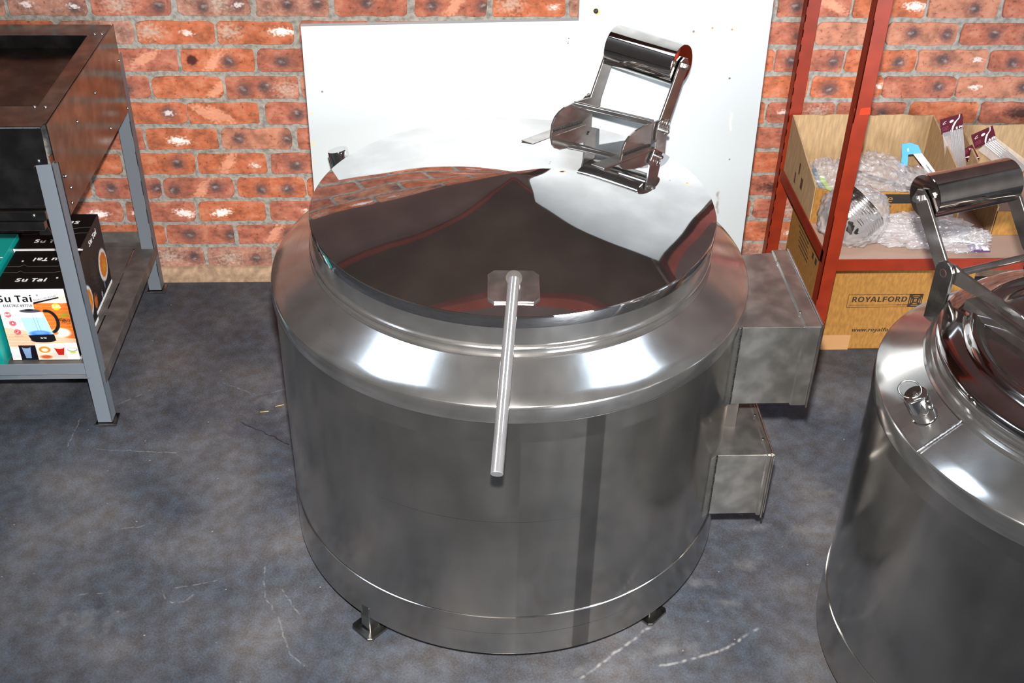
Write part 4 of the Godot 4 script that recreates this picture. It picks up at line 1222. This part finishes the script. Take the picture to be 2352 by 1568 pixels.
# ------------------------------------------------------------------ the red rack and its cartons
func red_rack() -> void:
	var root := thing("storage_rack", "red painted steel rack with one pinkish board shelf, standing at the right against the bricks", "rack", Vector3(1.5, 0, 0.32))
	var c := root.position
	var b: MB
	for p in [[1.0, 0.6, 1.0], [1.0, 0.05, 1.0], [2.35, 0.6, -1.0], [2.35, 0.05, -1.0]]:
		b = MB.new()
		b.box(Vector3(p[0] + p[2] * 0.02, 1.1, p[1] - 0.002) - c, Vector3(0.04, 2.2, 0.004), 0.001)
		b.box(Vector3(p[0] + p[2] * 0.002, 1.1, p[1] - 0.02) - c, Vector3(0.004, 2.2, 0.04), 0.001)
		obj("post", b, M.red, root)
	b = MB.new(); b.box(Vector3(1.675, 0.391, 0.598) - c, Vector3(1.27, 0.038, 0.004), 0.001); b.box(Vector3(1.675, 0.374, 0.58) - c, Vector3(1.27, 0.004, 0.036), 0.001); obj("beam", b, M.red, root)
	b = MB.new(); b.box(Vector3(1.675, 0.391, 0.052) - c, Vector3(1.27, 0.038, 0.004), 0.001); obj("beam", b, M.red, root)
	for x in [1.002, 2.348]:
		b = MB.new(); b.box(Vector3(x, 0.405, 0.325) - c, Vector3(0.004, 0.040, 0.51), 0.001); obj("side_rail", b, M.red, root)
	b = MB.new(); b.box(Vector3(1.675, 0.399, 0.325) - c, Vector3(1.34, 0.014, 0.545), 0.001); obj("shelf_board", b, M.board, root)
	b = MB.new(); b.bar(Vector3(1.0, 0.855, 0.596) - c, Vector3(1.04, 0.86, 0.602) - c, 0.02, 0.004, Vector3.UP); obj("tape_band", b, mat(Color(0.70, 0.22, 0.13), 0.3), root)
	shelf_cartons()
	carton_below()
	bowls()
	packs()

func carton_wall(parent: Node, o: Array, org: Vector3, ux: Vector3, m: Material) -> void:
	var b := MB.new()
	b.plate(o, org, ux, Vector3.UP, 0.005, 0.0008)
	obj("wall", b, m, parent)

func ragged(a: Vector2, b: Vector2, n: int, amp: float, sd: int) -> Array:
	var rng := RandomNumberGenerator.new()
	rng.seed = sd
	var out := []
	for i in n + 1:
		var p := a.lerp(b, float(i) / n)
		if i > 0 and i < n: p.y += rng.randf_range(-amp, amp)
		out.append(p)
	return out

func shelf_cartons() -> void:
	var y := 0.4065
	var r1 := thing("open_carton", "open cardboard carton of bagged utensils on the red rack, its left wall slanting down", "carton", Vector3(1.23, y, 0.22))
	var c := r1.position
	var back := ragged(Vector2(1.012, 0.604), Vector2(1.45, 0.604), 14, 0.003, 5)
	carton_wall(r1, back + [Vector2(1.45, y), Vector2(1.012, y)], Vector3(0, 0, 0.062) - c, Vector3.RIGHT, M.kraft)
	var left := ragged(Vector2(-0.06, 0.604), Vector2(-0.385, 0.524), 9, 0.0015, 6)
	carton_wall(r1, left + [Vector2(-0.388, y), Vector2(-0.06, y)], Vector3(1.012, 0, 0) - c, Vector3(0, 0, -1), M.kraft)
	carton_wall(r1, [Vector2(-0.06, 0.604), Vector2(-0.385, 0.53), Vector2(-0.388, y), Vector2(-0.06, y)], Vector3(1.452, 0, 0) - c, Vector3(0, 0, -1), M.kraft)
	var front := [Vector2(1.012, 0.524), Vector2(1.045, 0.518)] + ragged(Vector2(1.06, 0.512), Vector2(1.45, 0.505), 12, 0.0015, 7)
	carton_wall(r1, front + [Vector2(1.45, y), Vector2(1.012, y)], Vector3(0, 0, 0.387) - c, Vector3.RIGHT, M.carton)
	var b := MB.new()
	b.box(Vector3(1.25, 0.488, 0.3902) - c, Vector3(0.36, 0.03, 0.0012), 0.0)
	obj("print_band", b, mat(Color(0.10, 0.085, 0.07), 0.7), r1)
	var tx := lettering(r1, "Jessie & Je", 0.0195, Vector3(1.165, 0.4885, 0.3915) - c, Vector3.RIGHT, Vector3.UP, M.carton, "Droid Sans", false, 1.3)
	b = MB.new(); b.box(Vector3(1.232, y + 0.003, 0.225) - c, Vector3(0.43, 0.005, 0.32), 0.0); obj("bottom", b, M.kraft, r1)
	for s in [[0.50, 0.02, 0.012], [0.455, -0.01, 0.01], [0.47, 0.06, 0.02]]:
		b = MB.new()
		b.box(Vector3(1.0085, s[0], 0.2 + s[1]) - c, Vector3(0.0006, 0.035, s[2]), 0.0)
		obj("side_mark", b, mat(Color(0.30, 0.20, 0.13), 0.8), r1)
	var r2 := thing("open_carton", "open cardboard carton behind the smaller kettle's roller, right of the carton of bags", "carton", Vector3(1.75, y, 0.28))
	c = r2.position
	var bk := ragged(Vector2(1.53, 0.588), Vector2(1.97, 0.588), 14, 0.002, 8)
	carton_wall(r2, bk + [Vector2(1.97, y), Vector2(1.53, y)], Vector3(0, 0, 0.10) - c, Vector3.RIGHT, M.kraft)
	carton_wall(r2, [Vector2(-0.10, 0.588), Vector2(-0.46, 0.50), Vector2(-0.46, y), Vector2(-0.10, y)], Vector3(1.53, 0, 0) - c, Vector3(0, 0, -1), M.kraft)
	carton_wall(r2, [Vector2(-0.10, 0.588), Vector2(-0.46, 0.50), Vector2(-0.46, y), Vector2(-0.10, y)], Vector3(1.97, 0, 0) - c, Vector3(0, 0, -1), M.kraft)
	carton_wall(r2, [Vector2(1.53, 0.486), Vector2(1.97, 0.486), Vector2(1.97, y), Vector2(1.53, y)], Vector3(0, 0, 0.462) - c, Vector3.RIGHT, M.carton)

func carton_below() -> void:
	var r := thing("closed_carton", "brown closed carton with dark lettering on the floor under the red rack's shelf", "carton", Vector3(1.29, 0.0, 0.265))
	var c := r.position
	var b := MB.new()
	b.box(Vector3(1.29, 0.1735, 0.265) - c, Vector3(0.46, 0.345, 0.40), 0.003)
	obj("body", b, M.carton, r)
	b = MB.new(); b.box(Vector3(1.0593, 0.318, 0.265) - c, Vector3(0.0008, 0.026, 0.385), 0.0); obj("tape_stripe", b, mat(Color(0.16, 0.12, 0.08), 0.35), r)
	b = MB.new()
	for k in 5: b.box(Vector3(1.0595, 0.27 - k * 0.014, 0.22 + 0.006 * k) - c, Vector3(0.0004, 0.004, 0.12 - 0.012 * (k % 3)), 0.0)
	b.box(Vector3(1.0595, 0.262, 0.335) - c, Vector3(0.0004, 0.02, 0.016), 0.0)
	b.box(Vector3(1.0595, 0.262, 0.37) - c, Vector3(0.0004, 0.02, 0.018), 0.0)
	obj("side_print", b, M.ink, r)
	var z := 0.4655 - c.z
	var pf := Vector3(0, 0, z)
	lettering(r, "ROYALFORD", 0.0185, Vector3(1.2435 - c.x, 0.186, z), Vector3.RIGHT, Vector3(0.03, 1, 0), M.ink, "Droid Sans", true, 1.16)
	b = MB.new()
	var X0 := 1.147 - c.x
	var X1 := 1.375 - c.x
	for s in [[X0, X1, 0.2035, 0.0012], [X0, X1, 0.158, 0.0012], [X0 + 0.006, X1 - 0.065, 0.1655, 0.001]]:
		b.box(Vector3((s[0] + s[1]) * 0.5, s[2], z), Vector3(s[1] - s[0], s[3], 0.0004), 0.0)
	b.box(Vector3(X0, 0.181, z), Vector3(0.0012, 0.046, 0.0004), 0.0)
	var lx := 1.3545 - c.x
	b.box(Vector3(lx, 0.181, z), Vector3(0.042, 0.046, 0.0004), 0.0)
	obj("printed_frame", b, M.ink, r)
	b = MB.new()
	for q in [0.034, 0.022]:
		for e in [[0, 1], [0, -1], [1, 0], [-1, 0]]:
			var hz: bool = e[0] == 0
			var len: float = q * 0.62
			b.box(Vector3(lx + e[0] * q * 0.5, 0.181 + e[1] * q * 0.5, z + 0.0004), Vector3(len if hz else 0.0022, 0.0022 if hz else len, 0.0004), 0.0)
	obj("emblem_lines", b, M.carton, r)
	lettering(r, "R", 0.012, Vector3(lx, 0.181, z + 0.0006), Vector3.RIGHT, Vector3.UP, M.carton)
	lettering(r, "LIVE ROYAL", 0.0042, Vector3(1.318 - c.x, 0.1655, z), Vector3.RIGHT, Vector3.UP, M.ink, "Droid Sans", true, 1.1)
	lettering(r, "www.royalford", 0.0125, Vector3(1.247 - c.x, 0.074, z), Vector3.RIGHT, Vector3.UP, M.ink, "Droid Sans", true, 1.08, 0.15)
	b = MB.new()
	b.box(Vector3(1.12 - c.x, 0.028, z - 0.0003), Vector3(0.12, 0.055, 0.0008), 0.0)
	obj("sticky_tape", b, mat(Color(0.70, 0.53, 0.36), 0.25), r)

func bowls() -> void:
	# nested steel bowls lying in clear wrap
	var ax := Vector3(0.74, 0.60, -0.30).normalized()
	var x := ax.cross(Vector3.UP).normalized()
	var at := Vector3(1.09, 0.492, 0.487)
	var proto: Node3D
	for k in 9:
		if k == 0:
			proto = thing("steel_bowl", "", "bowl")
			var b := MB.new()
			var o := []
			for i in 9:
				var a := PI * 0.5 * i / 8.0
				o.append(Vector2(sin(a) * 0.078, -cos(a) * 0.056))
			o.append(Vector2(0.0835, 0.0005)); o.append(Vector2(0.0838, 0.002)); o.append(Vector2(0.079, 0.0025))
			for i in 8:
				var a := PI * 0.5 * (7 - i) / 8.0
				o.append(Vector2(sin(a) * 0.0765, -cos(a) * 0.0545 + 0.0005))
			b.lathe(o, 48)
			obj("shell", b, M.plate, proto)
			proto.set_meta("kind", "thing")
		var n := proto
		if k > 0:
			n = proto.duplicate()
			n.name = numbered("steel_bowl")
			add_child(n, true)
		n.transform = Transform3D(Basis(x, ax, x.cross(ax)), at + ax * (-0.016 + k * 0.0075))
		tag(n, "shiny steel bowl in the nested stack wrapped in clear film behind the rack's front post", "bowl", "nested steel bowls in clear film")

func crumple(called: String, label: String, cat: String, at: Vector3, size: Vector3, sd: int, group := "", amp := 0.16, turn := 0.0) -> Node3D:
	var root := thing(called, label, cat, at, group)
	var nz := noise(sd, 4.0, 4)
	nz.fractal_gain = 0.6
	var b := MB.new()
	var rows := 42
	var cols := 70
	for i in rows + 1:
		for j in cols:
			var th := PI * i / rows
			var ph := TAU * j / cols
			var d := Vector3(sin(th) * cos(ph), cos(th), sin(th) * sin(ph))
			var rr := 1.0 + nz.get_noise_3d(d.x, d.y, d.z) * amp * 3.0
			var sq := pow(absf(cos(th)), 0.7) * signf(cos(th))
			var p := Vector3(d.x * rr, sq * rr, d.z * rr) * size
			p = p.rotated(Vector3.UP, turn)
			if p.y + at.y < 0.408: p.y = 0.408 - at.y + 0.0003 * absf(nz.get_noise_2d(p.x * 40, p.z * 40))
			b.vert(p, d)
	for i in rows:
		for j in cols:
			var j2 := (j + 1) % cols
			b.tri(i * cols + j, i * cols + j2, (i + 1) * cols + j2)
			b.tri(i * cols + j, (i + 1) * cols + j2, (i + 1) * cols + j)
	# facetted normals: each crease catches the light by itself
	var acc := PackedVector3Array()
	acc.resize(b.v.size())
	for k in range(0, b.ix.size(), 3):
		var p0 := b.v[b.ix[k]]
		var nn := (b.v[b.ix[k + 2]] - p0).cross(b.v[b.ix[k + 1]] - p0)
		for e in 3: acc[b.ix[k + e]] += nn
	for k in b.v.size():
		if acc[k].length() > 1e-12: b.n[k] = acc[k].normalized()
	obj("film", b, M.film, root)
	return root

func spoon_pack(root: Node3D, org: Vector3, dir: Vector3, n: int, sd: int) -> void:
	var side := dir.cross(Vector3(0.1, 0.3, 0.95)).normalized()
	var up := side.cross(dir).normalized()
	for k in n:
		var b := MB.new()
		var o := org + side * (k - (n - 1) * 0.5) * 0.0055 + up * (0.002 * (k % 2))
		var p := []
		for i in 6: p.append(o + dir * (0.16 * i / 5.0) + up * 0.004 * sin(i * 0.9))
		b.tube(p, 0.0022, 8)
		obj("spoon", b, M.roller, root)

func header_card(root: Node3D, c: Vector3, r: Vector3, u: Vector3, w: float, h: float) -> void:
	var z := r.cross(u).normalized()
	var m: StandardMaterial3D = M.get("card", null)
	if m == null:
		var im := Image.create(192, 128, false, Image.FORMAT_RGB8)
		im.fill(Color(0.30, 0.05, 0.11))
		spot(im, 96, 40, 20, 11, Color(0.92, 0.92, 0.92), 8.0, null, 0.0, -0.2)
		stroke(im, [Vector2(168, 2), Vector2(160, 30), Vector2(132, 52), Vector2(112, 80), Vector2(96, 108), Vector2(94, 126)], 6.0, Color(0.95, 0.94, 0.95))
		stroke(im, [Vector2(128, 54), Vector2(106, 86), Vector2(97, 112)], 10.0, Color(0.95, 0.94, 0.95))
		stroke(im, [Vector2(20, 44), Vector2(40, 30), Vector2(52, 28)], 3.0, Color(0.85, 0.8, 0.8))
		stroke(im, [Vector2(22, 50), Vector2(48, 44)], 2.5, Color(0.85, 0.8, 0.8))
		for k in 3: stroke(im, [Vector2(14, 78 + k * 12), Vector2(66, 74 + k * 12)], 1.8, Color(0.55, 0.30, 0.38))
		m = mat(Color.WHITE, 0.3)
		m.albedo_texture = tex(im)
		M["card"] = m
	var b := MB.new()
	b.quad(c - r * w / 2 - u * h / 2, c + r * w / 2 - u * h / 2, c + r * w / 2 + u * h / 2, c - r * w / 2 + u * h / 2)
	var q := c - z * 0.0006
	b.quad(q + r * w / 2 - u * h / 2, q - r * w / 2 - u * h / 2, q - r * w / 2 + u * h / 2, q + r * w / 2 + u * h / 2)
	obj("header_card", b, m, root)
	lettering(root, "6 PC", h * 0.15, c + r * w * 0.33 - u * h * 0.33 + z * 0.0008, r, u, M.white_ink, "Droid Sans", true, 1.1)

func packs() -> void:
	# film round the bowls, and a bag of cutlery beside it
	crumple("plastic_wrap", "crumpled clear plastic wrap round the stacked steel bowls on the rack's shelf", "wrap", Vector3(1.10, 0.487, 0.485), Vector3(0.098, 0.085, 0.085), 801, "", 0.05)
	crumple("plastic_bag", "crumpled clear plastic bag between the wrapped bowls and the roller, lying on the rack's shelf", "bag", Vector3(1.29, 0.446, 0.50), Vector3(0.14, 0.042, 0.062), 802, "", 0.13)
	var cut := crumple("cutlery_pack", "clear cutlery pack with a purple label lying near the front edge of the rack's shelf", "pack", Vector3(1.405, 0.436, 0.535), Vector3(0.085, 0.032, 0.045), 803, "", 0.12)
	var b := MB.new()
	b.box(Vector3(0.045, -0.012, 0.03), Vector3(0.055, 0.002, 0.04), 0.0005)
	obj("label_card", b, mat(Color(0.33, 0.18, 0.42), 0.4), cut)
	b = MB.new()
	b.box(Vector3(0.062, -0.0105, 0.034), Vector3(0.018, 0.001, 0.022), 0.0)
	obj("price_sticker", b, M.white_ink, cut)
	for k in 3:
		b = MB.new()
		b.tube([Vector3(-0.07, -0.015 + k * 0.008, -0.01 + k * 0.012), Vector3(0.0, -0.01 + k * 0.008, 0.0 + k * 0.01), Vector3(0.06, -0.014 + k * 0.006, 0.01 + k * 0.006)], 0.003, 8)
		obj("knife", b, M.roller, cut)
	# bags inside the open carton
	var spec := [[1.11, 0.47, 0.25, 0.085, 0.05, 0.11, 811, "crumpled clear bag of utensils in the left corner of the slanting carton"], [1.25, 0.465, 0.22, 0.10, 0.055, 0.12, 812, "crumpled clear bag in the middle of the slanting carton"], [1.38, 0.455, 0.26, 0.06, 0.045, 0.10, 813, "crumpled clear bag by the right wall of the slanting carton"]]
	for s in spec:
		crumple("plastic_bag", s[7], "bag", Vector3(s[0], s[1], s[2]), Vector3(s[3], s[4], s[5]), s[6], "utensil bags in the open carton", 0.12)
	for g in [[Vector3(1.06, 0.50, 0.27), Vector3(1.09, 0.465, 0.35), Color(0.55, 0.72, 0.10), "lime green plastic handle lying among the bags in the slanting carton"], [Vector3(1.045, 0.51, 0.24), Vector3(1.06, 0.47, 0.34), Color(0.35, 0.42, 0.48), "grey blue plastic handle against the left wall of the slanting carton"], [Vector3(1.16, 0.515, 0.26), Vector3(1.36, 0.475, 0.33), Color(0.45, 0.43, 0.43), "long grey utensil lying across the bags in the slanting carton"]]:
		b = MB.new()
		b.bar(g[0], g[1], 0.004, 0.014, Vector3(0, 1, 0))
		tag(obj("kitchen_utensil", b, mat(g[2], 0.35), null), g[3], "utensil")
	# blue headed pack, leaning on the carton's wall
	var bl := thing("utensil_pack", "pack with a light blue header card standing in the slanting carton", "pack", Vector3(1.36, 0.47, 0.20))
	b = MB.new()
	var r := Vector3(0.97, 0.06, 0.1).normalized()
	var u := Vector3(-0.22, 0.9, -0.25).normalized()
	var bc := Vector3(1.345, 0.553, 0.2) - bl.position
	b.plate([Vector2(-0.028, -0.017), Vector2(0.032, -0.012), Vector2(0.024, 0.014), Vector2(0.0, 0.022), Vector2(-0.024, 0.018)], bc, r, u, 0.0012, 0.0003)
	obj("header_card", b, mat(Color(0.12, 0.55, 0.78), 0.35), bl)
	lettering(bl, "E", 0.009, bc + r * -0.008 + Vector3(0, 0.0, 0.002), r, u, M.white_ink)
	b = MB.new()
	b.plate([Vector2(-0.026, -0.015), Vector2(-0.034, -0.05), Vector2(-0.014, -0.052), Vector2(-0.008, -0.015)], bc - Vector3(0, 0, 0.002), r, u, 0.001, 0.0003)
	obj("card_back", b, mat(Color(0.12, 0.55, 0.78), 0.35), bl)
	b = MB.new()
	b.plate([Vector2(0.006, -0.013), Vector2(0.06, -0.10), Vector2(0.082, -0.095), Vector2(0.032, -0.011)], bc + Vector3(0, 0, 0.001), r, u, 0.001, 0.0003)
	obj("paper_strip", b, mat(Color(0.82, 0.82, 0.84), 0.4), bl)
	lettering(bl, "STAINLESS STEEL", 0.0042, bc + r * 0.052 + u * -0.066 + Vector3(0, 0, 0.003), (r * 0.54 - u * 0.84), (u * 0.54 + r * 0.84), M.ink)
	# burgundy headed spoon packs between the cartons
	for s in [[Vector3(1.452, 0.637, 0.2), Vector3(0.95, 0.30, 0.0), Vector3(0.28, -0.96, 0.1), "upper pack of steel spoons with a burgundy header card, between the two open cartons"], [Vector3(1.561, 0.594, 0.2), Vector3(0.88, 0.47, 0.0), Vector3(0.80, -0.58, 0.15), "lower right pack of steel spoons with a burgundy header card, over the right carton"]]:
		var pk := thing("spoon_pack", s[3], "pack", s[0])
		var rr: Vector3 = s[1].normalized()
		var uu := Vector3(-rr.y, rr.x, 0.0)
		header_card(pk, Vector3.ZERO, rr, uu, 0.066, 0.050)
		var dd: Vector3 = s[2].normalized()
		spoon_pack(pk, -uu * 0.02 + rr * 0.008 - Vector3(0, 0, 0.006), dd, 6, 3)
		var fb := MB.new()
		var sd := dd.cross(Vector3(0, 0, 1)).normalized()
		fb.quad(-uu * 0.02 + sd * 0.03 + Vector3(0, 0, 0.004), -uu * 0.02 - sd * 0.03 + Vector3(0, 0, 0.004), dd * 0.17 - sd * 0.03 + Vector3(0, 0, 0.006), dd * 0.17 + sd * 0.03 + Vector3(0, 0, 0.006))
		obj("sleeve", fb, M.film, pk)
	var third := thing("spoon_pack", "third burgundy headed pack, mostly hidden behind the roller between the other two", "pack", Vector3(1.50, 0.55, 0.21))
	header_card(third, Vector3(0.03, -0.01, 0), Vector3(0.6, -0.8, 0), Vector3(0.8, 0.6, 0), 0.06, 0.035)

# ------------------------------------------------------------------ outside the picture, seen in the steel
func overhead_shelf() -> void:
	var root := thing("wall_shelf", "red framed brown board shelf high on the wall, seen only mirrored in the kettle lid", "shelf", Vector3(0.0, 2.1, 0.3))
	var b := MB.new(); b.box(Vector3(0, 0.03, 0), Vector3(1.9, 0.02, 0.56), 0.001); obj("board", b, M.soffit, root)
	for z in [-0.29, 0.29]:
		b = MB.new(); b.box(Vector3(0, 0.0, z), Vector3(2.0, 0.05, 0.03), 0.002); obj("beam", b, M.red, root)
	for x in [-0.98, 0.98]:
		b = MB.new(); b.box(Vector3(x, 0.0, 0), Vector3(0.03, 0.05, 0.55), 0.002); obj("end_beam", b, M.red, root)

func litter() -> void:
	var straw := mat(Color(0.72, 0.62, 0.38), 0.8)
	for s in [[-0.585, 0.74, 0.6, "short pale straw on the floor left of the large kettle, the longer of two"], [-0.545, 0.715, 1.3, "tiny pale straw on the floor close to the large kettle's left side"]]:
		var b := MB.new()
		b.bar(Vector3(s[0] - 0.012, 0.0015, s[1]), Vector3(s[0] + 0.012, 0.0015, s[1] - 0.006 * s[2]), 0.0015, 0.002)
		tag(obj("straw", b, straw), s[3], "straw")
